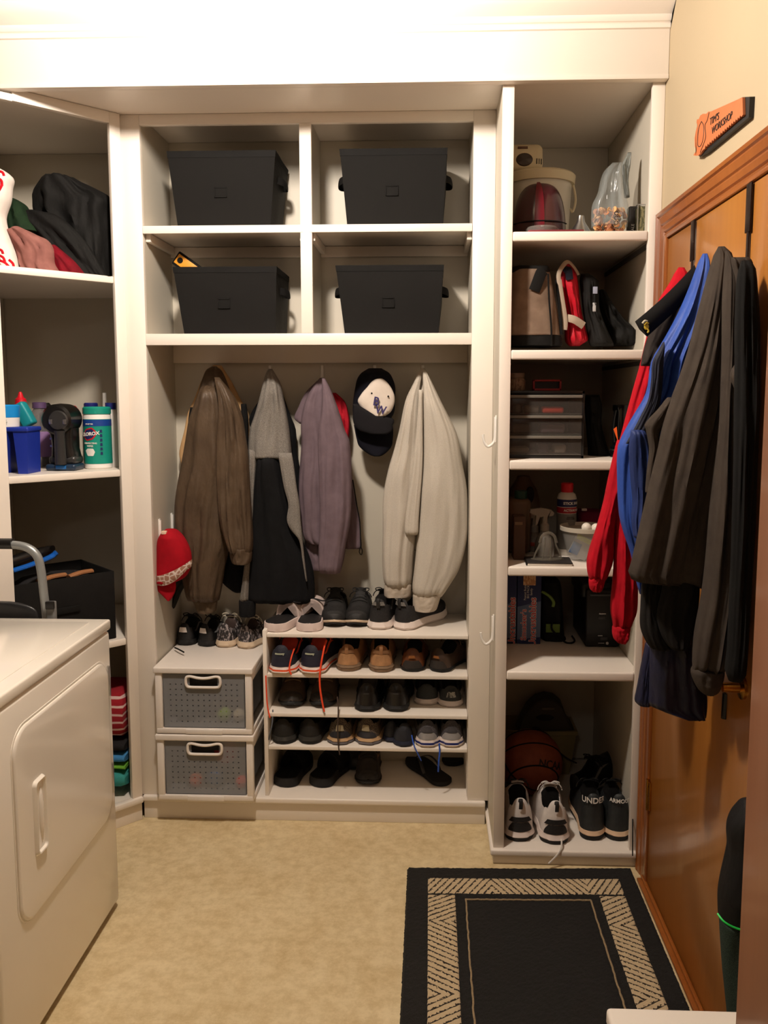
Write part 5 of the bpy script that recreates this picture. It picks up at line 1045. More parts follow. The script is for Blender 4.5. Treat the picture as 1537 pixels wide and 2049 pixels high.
# ================= corner cabinet, top shelf fabric
z = LS[0]
t = thing('fabric_bundle', 'white cloth with red printed marks at the left edge of the top shelf', 'fabric', tuple(PY(10, 560, 2.66)))
WR = mat('white_cotton', (226, 218, 210), .85, 'fabric', (216, 208, 200))
cloth('body', [[(337, -60, 6), (345, -62, 18), (356, -62, 28), (375, -62, 25), (400, -62, 22), (430, -62, 12), (450, -62, 14), (480, -62, 22), (510, -62, 32), (540, -62, 38), (562, -62, 41)]], WR, t, Y=2.69, b=.06, seed=101, amp=.008, zmin=LS[0])
for k, (x0, y0, x1, y1) in enumerate(((-4, 342, 8, 352), (-4, 356, 4, 372), (-4, 384, 3, 366), (-6, 520, 18, 534), (-6, 534, 24, 543), (-4, 510, 10, 524), (18, 520, 28, 540), (-6, 498, 6, 508))):
    G().tube([PY(x0, y0, 2.626), PY((x0+x1)/2+3, (y0+y1)/2-2, 2.622), PY(x1, y1, 2.626)], .0045, 6, flat=.5, up=(0, 1, 0)).obj('red_print', RDM, t)
DKN = mat('black_shell', (12, 11, 10), .8, 'nylon', (8, 8, 7), bump=.4, spec=.25)
t = thing('folded_jacket', 'black jacket heaped on the corner cabinet top shelf', 'jacket', tuple(PY(160, 570, 2.85)))
cloth('body', [[(354, 108, 134), (358, 96, 150), (366, 86, 168), (385, 70, 200), (400, 69, 224), (425, 72, 224), (450, 90, 226), (480, 112, 226), (520, 148, 227), (560, 185, 228), (578, 205, 228)]], DKN, t, Y=2.93, b=.07, seed=102, zmin=LS[0], amp=.022, nz=.016, p=2.6, n=80)
cloth('sleeve', [[(420, 55, 72), (426, 42, 100), (440, 40, 130), (460, 62, 152), (480, 82, 168), (505, 108, 186), (530, 132, 200), (555, 158, 214), (572, 182, 222), (579, 200, 226)]], DKN, t, Y=2.84, b=.030, seed=103, zmin=LS[0], amp=.010, nz=.006)
t = thing('green_cloth', 'dark green folded cloth under the black jacket sleeve', 'fabric', tuple(PY(40, 440, 2.8)))
cloth('body', [[(396, 18, 28), (408, 16, 52), (425, 14, 62), (445, 12, 70), (458, 12, 80), (466, 14, 84)]], mat('green_cloth', (24, 46, 24), .85, 'fabric', (16, 32, 18)), t, Y=2.83, b=.05, seed=104, zmin=LS[0], amp=.006)
t = thing('pink_cloth', 'dusty pink garment heaped in the middle of the top shelf', 'fabric', tuple(PY(80, 540, 2.76)))
cloth('body', [[(458, 14, 44), (468, 16, 78), (485, 22, 100), (505, 30, 110), (530, 36, 112), (548, 42, 124), (562, 44, 126), (570, 48, 122)]], mat('dusty_pink', (146, 98, 90), .85, 'fabric', (124, 80, 74)), t, Y=2.755, b=.055, seed=105, zmin=LS[0], amp=.012, nz=.012)
t = thing('red_cloth', 'deep red cloth squeezed between pink cloth and black sleeve', 'fabric', tuple(PY(130, 560, 2.8)))
cloth('body', [[(490, 96, 112), (510, 100, 136), (530, 104, 156), (550, 106, 172), (564, 104, 180), (573, 110, 182)]], mat('deep_red', (120, 8, 26), .85, 'fabric', (86, 5, 18)), t, Y=2.80, b=.04, seed=106, zmin=LS[0], amp=.006)
# ================= corner cabinet, third shelf
z = LS[2]
p0 = PY(90, 1134, 2.82); p1 = PY(251, 1134, 2.82)
t = thing('storage_box', 'large black open fabric box on the lower corner cabinet shelf', 'storage box', (-1.2, 2.95, z+.0005))
zb_, zt_ = z+.0006, PY(200, 1133, 2.92).z
m = Matrix(((-dv.x, -nv.x, 0, 0), (-dv.y, -nv.y, 0, 0), (0, 0, 1, 0), (0, 0, 0, 1)))
c = dg(.235, -.03, 0); BX = mat('box_black', (20, 18, 17), .85, 'fabric', (15, 14, 13))
def lbx(g, lo, hi, bev=.003): return g.box(lo, hi, bev, mtx=Matrix.Translation((c.x, c.y, 0)) @ m)
g = G(); w2, dp = .172, .28
lbx(g, (-w2, 0, zb_), (w2, .006, zt_)); lbx(g, (-w2, dp, zb_), (w2, dp+.006, zt_)); lbx(g, (-w2, 0, zb_), (-w2+.006, dp, zt_)); lbx(g, (w2-.006, 0, zb_), (w2, dp, zt_)); lbx(g, (-w2, 0, zb_), (w2, dp, zb_+.006)); g.obj('body', BX, t)
g = G(); lbx(g, (-.045, -.008, (zb_+zt_)/2+.0), (.045, -.001, (zb_+zt_)/2+.022), .003); g.obj('pull_loop', BTR, t)
for dx, dy, dz, an, L_ in ((-.07, .06, -.012, .5, .10), (.03, .05, -.010, .1, .09)):
    P = Matrix.Translation((c.x, c.y, 0)) @ m @ Vector((dx, dy, zt_+dz)); P2 = Matrix.Translation((c.x, c.y, 0)) @ m @ Vector((dx+L_, dy+.02, zt_+dz+.006))
    tag(G().tube([P, (P+P2)/2+Vector((0, 0, .004)), P2], .014, 10, flat=.6).obj('wooden_block', mat('wood_block', (150, 100, 62), .6)), 'worn wooden piece lying in the black box, '+('left one' if dx < 0 else 'right one'), 'wood piece', 'wooden pieces in the box')
g = G(); sx_ = Matrix.Translation((c.x, c.y, 0)) @ m
rr = [[sx_ @ Vector((math.cos(a)*.13*k+.01, .15+math.sin(a)*.09*k, zt_-.06+h)) for a in [2*PI*i/24 for i in range(24)]] for k, h in ((1, 0), (1, .03), (.8, .045), (.4, .052))]
t2 = G().rings(rr).obj('grey_cloth', mat('charcoal_cloth', (46, 44, 46), .9, 'heather', (28, 27, 28))); tag(t2, 'dark grey cloth filling the black fabric box', 'fabric')
# floor vacuum head with blue stripe lying on the box, left
t = thing('vacuum_head', 'black and blue vacuum cleaner head resting left of the black box', 'vacuum', tuple(PY(70, 1110, 2.72)))
g = G(); rr = []
A_, B_ = PY(-20, 1142, 2.62), PY(104, 1100, 2.80)
for i in range(13):
    u = i/12; P = A_.lerp(B_, u); k = math.sin(PI*(.12+.80*u))**.4; rr.append([P+Vector((0, math.cos(a)*.045*k, math.sin(a)*.026*k)) for a in [2*PI*q_/16 for q_ in range(16)]])
g.rings(rr); g.obj('housing', VB, t)
G().tube([PY(26, 1142, 2.62), PY(60, 1131, 2.66), PY(100, 1115, 2.745), PY(113, 1105, 2.76)], .014, 10, flat=.6).obj('blue_roller', mat('roller_blue', (20, 90, 180), .3), t)
# ================= corner cabinet bottom: folded towels
z = .0925
def towel(label, yc0, yc1, m, sd, dx=0, grp='folded towels in the corner cabinet'):
    t = thing('folded_towel', label, 'towel', tuple(PY(248, yc1, 2.9)), grp)
    z0, z1 = PY(248, yc1, 2.88).z, PY(248, yc0, 2.88).z; g = G(); rr = []; hh = (z1-z0)/2
    for i in range(17):
        u = i/16; xx = -1.40+.30*u; rr.append([Vector((xx+.004*noise.noise(Vector((u*3, a, sd))), 2.97+math.copysign(abs(math.cos(a))**.55, math.cos(a))*(.13+.008*noise.noise(Vector((u*4, 1, sd)))), (z0+z1)/2+math.copysign(abs(math.sin(a))**.7, math.sin(a))*hh*(1 if 0 < i < 16 else .75))) for a in [2*PI*k/28 for k in range(28)]])
    g.rings(rr); g.obj('fold', m, t, ang=1.2); return t
TW = [('teal folded towel at the bottom of the stack in the corner cabinet', 1535, 1572, mat('towel_teal', (60, 148, 144), .95, 'fabric', (48, 128, 126))),
      ('thin lime green folded towel between the teal and blue towels', 1523, 1534, mat('towel_lime', (112, 176, 60), .95, 'fabric', (92, 150, 48))),
      ('blue folded towel above the lime green towel', 1501, 1522, mat('towel_blue', (72, 138, 190), .95, 'fabric', (56, 116, 168))),
      ('black folded towel between the blue towel and the red striped one', 1478, 1500, mat('towel_black', (24, 22, 24), .95, 'fabric', (34, 34, 34))),
      ('red and white striped folded towel at the top of the stack', 1384, 1477, mat('towel_red', (140, 10, 26), .95, 'stripes', (200, 170, 164), sc=.8))]
for i, (lab, a, b, m) in enumerate(TW): towel(lab, a, b, m, i+1)
# ================= tall cabinet bay 1 (top)
z = RS[0]+.0005
def at_(px, Y, zz=None): p = PY(px, 450, Y); return Vector((p.x, p.y, z if zz is None else zz))
CRM = mat('cream_plastic', (206, 192, 160), .45)
q = at_(1078, 3.02); zr = PY(1110, 352, 3.0).z
t = thing('ice_cream_bucket', 'white round bucket with cream motor unit on its rim, top bay', 'bucket', tuple(q))
h_ = zr-z
G().lathe([(0, 0), (.095, 0), (.100, .01), (.112, h_-.002), (.108, h_-.002), (.098, .012), (0, .012)], q, 40).obj('bucket', mat('bucket_white', (206, 200, 186), .4), t)
G().lathe([(.100, h_-.03), (.121, h_-.03), (.124, h_-.002), (.118, h_+.004), (.05, h_+.010), (0, h_+.010)], q, 40).obj('lid', CRM, t)
m_ = Matrix.Translation(q+Vector((-.045, 0, h_)))
g = G().box((-.065, -.06, .008), (.050, .055, .100), .022, seg=4, mtx=m_); mo = g.obj('motor_housing', CRM, t)
G().lathe([(0, -.0625), (.019, -.0625), (.022, -.060), (.022, -.058), (0, -.058)], q+Vector((-.060, 0, h_+.045)), 24, axis='Y', sy=1.3).obj('badge', mat('badge_brown_dark', (50, 36, 28), .4), mo)
G().box((-.038, -.0625, .080), (-.004, -.0605, .088), .0005, mtx=m_).obj('marking', mat('mark_brown', (92, 60, 40), .5), mo)
for k in range(3): G().box((.026+.008*k, -.0625+.003*k, .030), (.029+.008*k, -.056+.003*k, .048), .0005, mtx=m_).obj('vent_slot', BLK, mo)
G().tube([q+Vector((.11, -.05, h_-.04)), q+Vector((.118, -.055, h_-.09)), q+Vector((.108, -.06, h_-.13)), q+Vector((.10, -.058, h_-.12))], .004, 8).obj('bail', CRM, t)
MR = mat('maroon_gloss', (56, 8, 20), .25, coat=.3); q = at_(1079, 2.82)
t = thing('maroon_helmet', 'dark maroon rounded helmet with a red stripe, in front of the bucket', 'helmet', tuple(q))
g = G(); rr = []
for i in range(13):
    a = PI/2*i/12; rr.append([Vector((q.x+math.cos(b)*.086*math.cos(a)**.6, q.y+math.sin(b)*.085*math.cos(a)**.6, z+.012+.172*math.sin(a)**.85)) for b in [2*PI*k/36 for k in range(36)]])
g.rings([[Vector((p.x, p.y, z)) for p in rr[0]]]+rr); sh = g.obj('shell', MR, t)
g = G(); w_ = .016
for dxx in (-.001,):
    rr = []
    for i in range(15):
        a = PI/2*i/14*.82; cy_ = .086*math.cos(a)**.6+.0015; rr.append([Vector((q.x-.010+w_*s_*math.cos(a), q.y-cy_*math.sqrt(max(.2, 1-((-.010+w_*s_)/.086)**2)), z+.016+.172*math.sin(a)**.85)) for s_ in (-1, -.5, 0, .5, 1)])
    g.rings(rr, closed=False)
g.obj('front_stripe', mat('stripe_crimson', (96, 10, 26), .3), sh)
G().tube([q+Vector((-.085, -.02, .055)), q+Vector((-.05, -.073, .052)), q+Vector((0, -.0875, .052)), q+Vector((.05, -.073, .052)), q+Vector((.085, -.02, .055))], .0022, 6).obj('seam', BTR, sh)
# maroon tray, glass lid, funnel
t = G().box((.30, 2.645, z), (.470, 2.76, z+.007), .002).obj('maroon_tray', mat('tray_maroon', (110, 30, 40), .5)); tag(t, 'thin maroon tray at the front edge of the top bay', 'tray')
t = None
q = at_(1085, 2.70, z+.0075); lathe_thing('jar_lid', 'shallow clear glass lid on the maroon tray', 'lid', q, [('dish', mat('glass_grey', (130, 126, 122), .1, alpha=.5), [(0, 0), (.050, 0), (.052, .010), (.046, .016), (0, .019)]), ('clasp', CHROME, [(0, .019), (.006, .019), (.006, .022), (0, .022)])])
q = at_(1162, 2.78); lathe_thing('funnel', 'silver metal funnel standing mouth down beside the helmet', 'funnel', q, [('cone', CHROME, [(.040, 0), (.041, .004), (.030, .03), (.014, .055), (.010, .075), (.008, .075), (.012, .053), (.038, .003)]), ('rim', CHROME, [(.040, 0), (.043, .001), (.043, .004), (.040, .004)])])
# bag of copper-coloured discs
t = thing('coin_bag', 'open clear plastic bag half full of coppery round pieces, top bay', 'bag', tuple(at_(1225, 2.74)))
CLB = mat('clear_film', (170, 178, 178), .12, alpha=.32, spec=.9)
g = G(); sack(g, [(325, 1225, 1248), (340, 1210, 1246), (360, 1202, 1246), (385, 1196, 1248), (410, 1185, 1256), (430, 1183, 1258), (455, 1184, 1256)], 2.75, b=.035, folds=4, amp=.008, seed=120, zmin=RS[0], nz=.01, p=2.4); g.obj('film', CLB, t, ang=1.2)
g = G(); sack(g, [(305, 1256, 1264), (330, 1244, 1262), (360, 1246, 1258), (395, 1250, 1260)], 2.77, b=.012, seed=121, nz=.006); g.obj('torn_flap', mat('flap_silver', (120, 124, 120), .35), t, ang=1.2)
cols = [mat('disc_copper', (186, 120, 76), .45), mat('disc_light', (216, 168, 112), .45), mat('disc_brown', (136, 82, 54), .5)]
base = None; random.seed(5)
disc_me = []
for k_ in range(3):
    o = G().lathe([(0, 0), (.0085, 0), (.0095, .001), (.0085, .002), (0, .002)], (0, 0, 0), 14).obj('coin', cols[k_]); disc_me.append(o.data); bpy.data.objects.remove(o)
pc = PY(1220, 440, 2.745)
for k_ in range(98):
    a = random.uniform(-1, 1); r_ = random.random(); x = pc.x+a*.048; y = 2.745-.028*math.sqrt(1-a*a)*random.uniform(.35, 1); zz = z+.006+random.random()**.9*.078
    o = bpy.data.objects.new('coin', disc_me[k_ % 3]); COL.objects.link(o); o.location = (x, y, zz); o.rotation_euler = (random.uniform(.3, 2.2), random.uniform(-.8, .8), random.uniform(0, 6))
    tag(o, 'small round coppery piece inside the clear plastic bag', 'coin', 'coppery discs in the clear bag')
text('OOO', .018, BTR, t, plane_fn(PY(1233, 436, 2.70), (0, 0, -1), (1, 0, 0)), 'lettering', .0002)
q = at_(1262, 2.80)
t = thing('spice_packet', 'dark packet with pale lettering between bag and lantern, top bay', 'packet', tuple(q))
G().box((q.x-.010, q.y-.02, z), (q.x+.016, q.y+.02, z+.105), .004).obj('packet_body', mat('packet_dark', (34, 30, 28), .5), t); text('SALE', .013, WPL, t, plane_fn((q.x+.003, q.y-.0206, z+.035), (0, 0, 1), (-1, 0, 0)), 'lettering', .0002)
q = at_(1285, 2.76)
t = thing('wire_lantern', 'small mossy jar in a wire frame at the right wall of the top bay', 'lantern', tuple(q))
G().box((q.x-.018, q.y-.025, z), (q.x+.022, q.y+.03, z+.095), .004).obj('jar', mat('moss_glass', (70, 70, 48), .3, 'speckle', (120, 112, 80)), t)
g = G()
for zz in (.006, .098): g.tube([(q.x-.022, q.y-.03, z+zz), (q.x+.026, q.y-.03, z+zz), (q.x+.026, q.y+.034, z+zz), (q.x-.022, q.y+.034, z+zz), (q.x-.022, q.y-.03, z+zz)], .002, 6, smooth=0)
for a, b in ((-.022, -.03), (.026, -.03), (-.022, .034), (.026, .034)): g.tube([(q.x+a, q.y+b, z), (q.x+a, q.y+b, z+.10)], .002, 6)
g.obj('wire_frame', CHROME, t)
# ================= bay 2: bags
z = RS[1]
TB = mat('tan_canvas', (128, 108, 92), .85, 'fabric', (108, 90, 76))
t = thing('tan_bag', 'tan canvas bag with black base and black strap, second bay', 'bag', tuple(at_(1070, 2.78)))
cloth('body', [[(538, 1024, 1094), (550, 1020, 1098), (580, 1018, 1104), (620, 1014, 1112), (660, 1012, 1118), (676, 1012, 1120)]], TB, t, Y=2.78, b=.075, seed=130, zmin=RS[1], p=4, amp=.003, nz=.004)
cloth('base', [[(673, 1012, 1120), (680, 1010, 1122), (690, 1010, 1123), (694, 1012, 1122)]], BTR, t, Y=2.78, b=.078, seed=131, zmin=RS[1], p=4, amp=.0)
cloth('top_band', [[(537, 1022, 1095), (541, 1020, 1097), (549, 1020, 1098), (551, 1022, 1097)]], BTR, t, Y=2.78, b=.076, seed=132, p=4, amp=.0)
g = G().tube([PY(1078, 545, 2.70), PY(1072, 565, 2.698), PY(1064, 582, 2.698)], .0, 4); g = G(); P = [PY(1088, 540, 2.70), PY(1082, 548, 2.697), PY(1073, 572, 2.696), PY(1069, 582, 2.696)]; g.tube(P, .018, 8, flat=.12, smooth=3, up=(0, 1, 0)); g.obj('strap', BTR, t)
g = G().tube([PY(1097, 548, 2.70), PY(1099, 600, 2.70), PY(1103, 650, 2.70), PY(1104, 692, 2.70)], .003, 6); g.tube([PY(1114, 560, 2.74), PY(1120, 620, 2.73), PY(1124, 670, 2.73)], .005, 6); g.obj('piping', BTR, t)
t = thing('red_bag', 'red pouch with beige strap wound around it, second bay', 'bag', tuple(at_(1150, 2.78)))
RBG_ = mat('red_nylon', (196, 22, 42), .6, 'nylon', (160, 14, 32), bump=.4)
cloth('body', [[(528, 1132, 1144), (545, 1116, 1152), (575, 1112, 1158), (620, 1124, 1163), (660, 1130, 1172), (680, 1132, 1176), (688, 1136, 1168), (693, 1140, 1160)]], RBG_, t, Y=2.80, b=.05, seed=133, zmin=RS[1], amp=.014, nz=.008)
STP = mat('strap_beige', (166, 150, 132), .8)
G().tube([PY(1122, 580, 2.735), PY(1118, 550, 2.735), PY(1128, 530, 2.74), PY(1138, 524, 2.75), PY(1150, 536, 2.76), PY(1158, 550, 2.76)], .007, 8, flat=.25, smooth=5, up=(0, -1, 0)).obj('strap', STP, t)
G().tube([PY(1119, 560, 2.735), PY(1124, 595, 2.735), PY(1131, 640, 2.735), PY(1130, 660, 2.735)], .008, 8, flat=.25, up=(0, -1, 0)).obj('strap', STP, t)
G().tube([PY(1134, 636, 2.742), PY(1150, 640, 2.735), PY(1168, 652, 2.745)], .012, 8, flat=.2, up=(0, -1, 0)).obj('cross_strap', STP, t)
G().tube([PY(1129, 545, 2.742), PY(1137, 540, 2.738), PY(1140, 560, 2.738)], .012, 8, flat=.25, up=(0, -1, 0)).obj('navy_patch', NVC, t)
DKB = mat('pouch_black', (15, 14, 13), .75, 'fabric', (22, 21, 19))
t = thing('camera_bag', 'black soft case with small white tag right of the red pouch', 'bag', tuple(at_(1190, 2.8)))
cloth('body', [[(548, 1162, 1180), (562, 1160, 1196), (580, 1162, 1198), (620, 1166, 1200), (660, 1174, 1214), (685, 1178, 1226), (693, 1182, 1228)]], DKB, t, Y=2.80, b=.055, seed=134, zmin=RS[1], amp=.008)
q = PY(1192, 580, 2.741); G().box((q.x-.008, q.y-.002, q.z-.012), (q.x+.006, q.y+.004, q.z+.010), .001).obj('tag', mat('tag_grey', (150, 156, 176), .6), t)
q = PY(1190, 612, 2.741); G().box((q.x-.006, q.y-.002, q.z-.018), (q.x+.004, q.y+.004, q.z+.010), .001).obj('tag', mat('tag_mark', (180, 180, 180), .6, 'speckle', (20, 20, 24)), t)
t = thing('black_pouch', 'crumpled black pouch lying at the right end of the second bay', 'bag', tuple(at_(1255, 2.78)))
cloth('body', [[(580, 1198, 1208), (600, 1196, 1222), (640, 1204, 1250), (660, 1214, 1272), (680, 1212, 1278), (692, 1216, 1276)]], DKB, t, Y=2.87, b=.07, seed=135, zmin=RS[1], amp=.014, nz=.014)
# ================= bay 3: drawer organiser
z = RS[2]+.0005
q0 = PY(1014, 900, 2.72); q1 = PY(1168, 900, 2.72); ztp = PY(1100, 782, 2.72).z
SMK = mat('smoke_plastic', (96, 90, 84), .25, alpha=.25); OB = mat('organiser_black', (14, 13, 13), .4); RIB = mat('drawer_rim', (110, 106, 98), .4)
t = thing('drawer_organiser', 'black desktop organiser with three clear drawers, third bay', 'organiser', ((q0.x+q1.x)/2, 2.72, z))
g = G(); xa, xb = .2515, q1.x; H3 = ztp-z
for a, b in (((xa, 2.72, z), (xb, 2.98, z+.010)), ((xa, 2.72, z+H3-.010), (xb, 2.98, z+H3)), ((xa, 2.72, z), (xa+.003, 2.98, z+H3)), ((xb-.008, 2.72, z), (xb, 2.98, z+H3)), ((xa, 2.975, z), (xb, 2.98, z+H3))): g.box(a, b, .001)
g.obj('case', OB, t)
dh = (H3-.022)/3
for k in range(3):
    z0 = z+.011+dh*k; z1 = z0+dh-.002
    d_ = G().box((xa+.004, 2.716, z0), (xb-.009, 2.7185, z1-.008), .0005); dd_ = d_.obj('drawer', SMK, t)
    G().box((xa+.004, 2.706, z1-.010), (xb-.009, 2.7195, z1), .002).obj('pull_lip', RIB, dd_)
    G().box((xa+.004, 2.7185, z0), (xb-.009, 2.95, z0+.002), 0).obj('drawer_floor', RIB, dd_)
random.seed(9)
for k, (x, w_, hh, dz, col, lab) in enumerate(((.40, .07, .022, 2, (206, 60, 40), 'orange-red flat box in the top clear drawer'), (.33, .05, .026, 2, (120, 108, 96), 'beige bundle in the top clear drawer'), (.285, .02, .03, 2, (90, 84, 78), 'grey device in the top drawer at left'), (.30, .06, .03, 1, (80, 72, 66), 'taupe bundle in the middle clear drawer, left'), (.40, .08, .032, 1, (92, 74, 78), 'mauve bundle in the middle clear drawer, right'), (.29, .07, .022, 0, (120, 112, 96), 'pale spoon-like bundle in the bottom clear drawer'), (.37, .035, .032, 0, (60, 50, 58), 'dark round bundle in the bottom clear drawer'), (.425, .04, .03, 0, (130, 118, 106), 'cream roll in the bottom clear drawer'))):
    z0 = z+.0145+dh*dz; g = G().box((x-w_/2, 2.735, z0), (x+w_/2, 2.80, z0+hh), .008, seg=3); tag(g.obj('small_parcel', mat('parcel_%d' % k, col, .6)), lab, 'parcel', 'odds and ends in the clear drawers')
zc = z+H3
p0, p1 = PY(1068, 750, 2.78), PY(1122, 772, 2.78)
t = thing('red_box', 'red rectangular frame lying on top of the drawer organiser', 'box', ((p0.x+p1.x)/2, 2.78, zc)); RF = mat('frame_red', (150, 30, 36), .5)
g = G(); h = .036; w_ = (p1.x-p0.x)/2+.002; cx_ = (p0.x+p1.x)/2
for a, b, c, d in ((-w_, 0, w_, .007), (-w_, h-.006, w_, h), (-w_, 0, -w_+.006, h), (w_-.006, 0, w_, h)): g.box((cx_+a, 2.775, zc+.0008+b), (cx_+c, 2.80, zc+.0008+d), .001)
g.obj('frame', RF, t); G().box((cx_-w_+.007, 2.790, zc+.008), (cx_+w_-.007, 2.797, zc+h-.007)).obj('panel', BLK, t)
q = PY(1033, 775, 2.80); lathe_thing('glass_jar', 'small jar of pale powder on top of the drawer organiser', 'jar', Vector((q.x, 2.80, zc+.0006)), [('jar_body', mat('jar_powder', (150, 130, 108), .5, 'speckle', (110, 92, 74)), [(0, 0), (.026, 0), (.030, .006), (.030, .034), (.024, .042), (0, .042)]), ('lid', mat('lid_taupe', (130, 112, 96), .5), [(0, .0425), (.027, .0425), (.027, .058), (0, .058)])])
# black lantern torch with orange tag, dark boot
q = PY(1240, 900, 2.80)
t = thing('black_lantern', 'glossy black cylindrical lantern at the right of the third bay', 'lantern', (q.x, q.y, z))
G().lathe([(0, 0), (.036, 0), (.036, .035), (.028, .04), (.028, .15), (.031, .155), (.031, .172), (0, .174)], (q.x+.005, q.y, z), 28).obj('body', mat('gloss_black', (12, 12, 13), .12), t)
G().lathe([(.0365, .022), (.037, .022), (.037, .026), (.0365, .026)], (q.x+.005, q.y, z), 28).obj('ring', CHROME, t)
G().tube([(q.x-.022, q.y-.024, z+.155), (q.x-.03, q.y-.028, z+.10), (q.x-.024, q.y-.026, z+.05)], .004, 8).obj('handle', mat('gloss_black', (12, 12, 13), .12), t)
g = G().prism([(-.012, .012), (-.002, .020), (.004, -.030)], lambda a, b, c: Vector((q.x-.022+a, 2.745+c, PY(1220, 866, 2.745).z+b)), 0, .002); tg = g.obj('orange_tag', mat('tag_orange', (236, 96, 30), .5)); tag(tg, 'small orange triangular tag hanging on the black lantern', 'tag')
t = thing('dark_boot', 'dark boot-like bundle standing between organiser and lantern', 'boot', tuple(at_(1195, 2.9)))
cloth('shaft', [[(790, 1172, 1200), (810, 1170, 1204), (850, 1172, 1204), (890, 1176, 1214), (912, 1176, 1222)]], DKB, t, Y=2.87, b=.05, seed=140, zmin=RS[2], amp=.006)
# ================= bay 4: bottles and tub
z = RS[3]+.0005
KR = mat('kraft_jug', (112, 88, 64), .5); GRN = mat('cap_green', (26, 70, 56), .5)
q = PY(1036, 1120, 2.90)
t = thing('jug', 'tan plastic jug with green cap at the left of the fourth bay', 'jug', (q.x, q.y, z))
G().box((q.x-.045, q.y-.05, z), (q.x+.040, q.y+.05, z+.19), .018, seg=3).obj('body', KR, t); G().lathe([(0, 0), (.022, 0), (.022, .026), (0, .027)], (q.x+.005, q.y-.02, z+.190), 20).obj('cap', GRN, t)
q = PY(1050, 1120, 3.08); g = G()
rr = []
t = thing('tall_jug', 'tall beige jug with oval handle hole behind the green-capped jug', 'jug', (q.x, q.y, z))
hh = PY(1050, 952, 3.08).z-z
G().lathe([(0, 0), (.060, 0), (.064, .01), (.064, hh*.6), (.05, hh*.8), (.026, hh*.95), (.022, hh), (0, hh)], (q.x-.01, q.y, z), 32, sy=.8).obj('body', KR, t)
G().lathe([(0, -.052), (.013, -.052), (.015, -.048), (.013, -.046), (0, -.046)], (q.x+.010, q.y, z+hh*.74), 20, axis='Y', sy=1, sx=2.0).obj('grip_hole', BLK, t)
BRX = mat('box_brown', (84, 60, 46), .7)
q = PY(1036, 1130, 2.76)
t = thing('brown_box', 'narrow dark brown box standing in front of the jugs', 'box', (q.x, q.y, z)); G().box((q.x-.016, q.y-.02, z), (q.x+.022, q.y+.05, z+.145), .002).obj('carton', BRX, t); G().box((q.x-.014, q.y-.0215, z+.118), (q.x+.012, q.y-.0195, z+.128), .0005).obj('label', mat('kraft_label', (130, 104, 78), .6), t)
q = PY(1018, 1130, 2.80)
t = thing('wood_strip', 'thin tan strip leaning at the left side of the fourth bay', 'strip', (q.x, q.y, z)); G().box((.2525, 2.78, z), (.2600, 2.83, z+.16), .001).obj('strip', mat('tan_strip', (150, 120, 88), .6), t)
def sprayer(name, label, px, Y, htop, mb, ml, ph, big=1.):
    q = PY(px, 1120, Y); h = PY(px, htop, Y).z-z; t = thing(name, label, 'spray bottle', (q.x, q.y, z), None); hb = h-.075
    G().lathe([(0, 0), (.030*big, 0), (.033*big, .008), (.033*big, hb*.55), (.024*big, hb*.8), (.013, hb), (0, hb)], (q.x, q.y, z), 28).obj('body', mb, t)
    if ml: G().lathe([(.0334*big, .02), (.0338*big, .021), (.0338*big, hb*.5), (.0334*big, hb*.51)], (q.x, q.y, z), 28).obj('label', ml, t)
    G().lathe([(0, hb), (.015, hb), (.015, hb+.02), (.010, hb+.026), (.009, hb+.045), (0, hb+.045)], (q.x, q.y, z), 20).obj('collar', ph, t)
    g = G(); yz = [(-.052, .062), (-.050, .074), (-.012, .078), (.020, .072), (.030, .062), (.026, .052), (.008, .050), (.006, .034), (-.006, .034), (-.006, .050), (-.018, .048), (-.026, .022), (-.033, .020), (-.030, .052)]
    g.prism(yz, lambda a, b, c: Vector((q.x+a, q.y-.009+c, z+hb+b)), 0, .018); g.obj('trigger_head', ph, t); return t
SPG = mat('sprayer_grey', (150, 142, 130), .5); sprayer('spray_bottle', 'grey spray bottle with a pale trigger head, centre of the fourth bay', 1089, 2.80, 1018, mat('bottle_grey', (126, 120, 110), .3, alpha=.85), None, SPG)
sprayer('spray_bottle', 'spray bottle with orange-red label behind the grey sprayer', 1068, 2.92, 1022, mat('bottle_pale', (130, 120, 108), .4), mat('label_orange', (176, 66, 36), .5), SPG)
# book and plate rack
t = thing('tablet_book', 'thin black book with white pages lying at the front of the fourth bay', 'book', tuple(PY(1095, 1135, 2.7)))
m = Matrix.Translation((PY(1098, 1130, 2.70).x, 2.70, z)) @ Matrix.Rotation(-.05, 4, 'Z')
G().box((-.072, -.052, .0008), (.070, .05, .007), .001, mtx=m).obj('pages', mat('paper', (226, 218, 204), .7), t); G().box((-.074, -.054, .0072), (.072, .052, .010), .001, mtx=m).obj('cover', mat('cover_dark', (38, 34, 32), .6), t); G().box((-.077, -.054, .0003), (-.0735, .052, .010), .0006, mtx=m).obj('spine', BLK, t)
q = Vector((PY(1097, 1120, 2.70).x, 2.70, z+.0105))
t = thing('plastic_stand', 'smoky clear plastic arched stand with ribs on the black book', 'stand', tuple(q)); SC = mat('smoke_clear', (120, 114, 102), .15, alpha=.55)
G().prism([(-.056, 0), (-.03, -.018), (.0, -.024), (.03, -.018), (.052, 0), (.03, .018), (0, .022), (-.03, .018)], lambda a, b, c: q+Vector((a, b, c)), 0, .004).obj('foot', SC, t)
g = G()
for xb_, xt in ((-.046, -.028), (-.018, -.012), (.008, .006), (.042, .024)): g.tube([q+Vector((xb_, 0, .004)), q+Vector((xb_*.75+xt*.25, 0, .02)), q+Vector((xt, 0, .05)), q+Vector((xt*.9, 0, .072))], .003, 6)
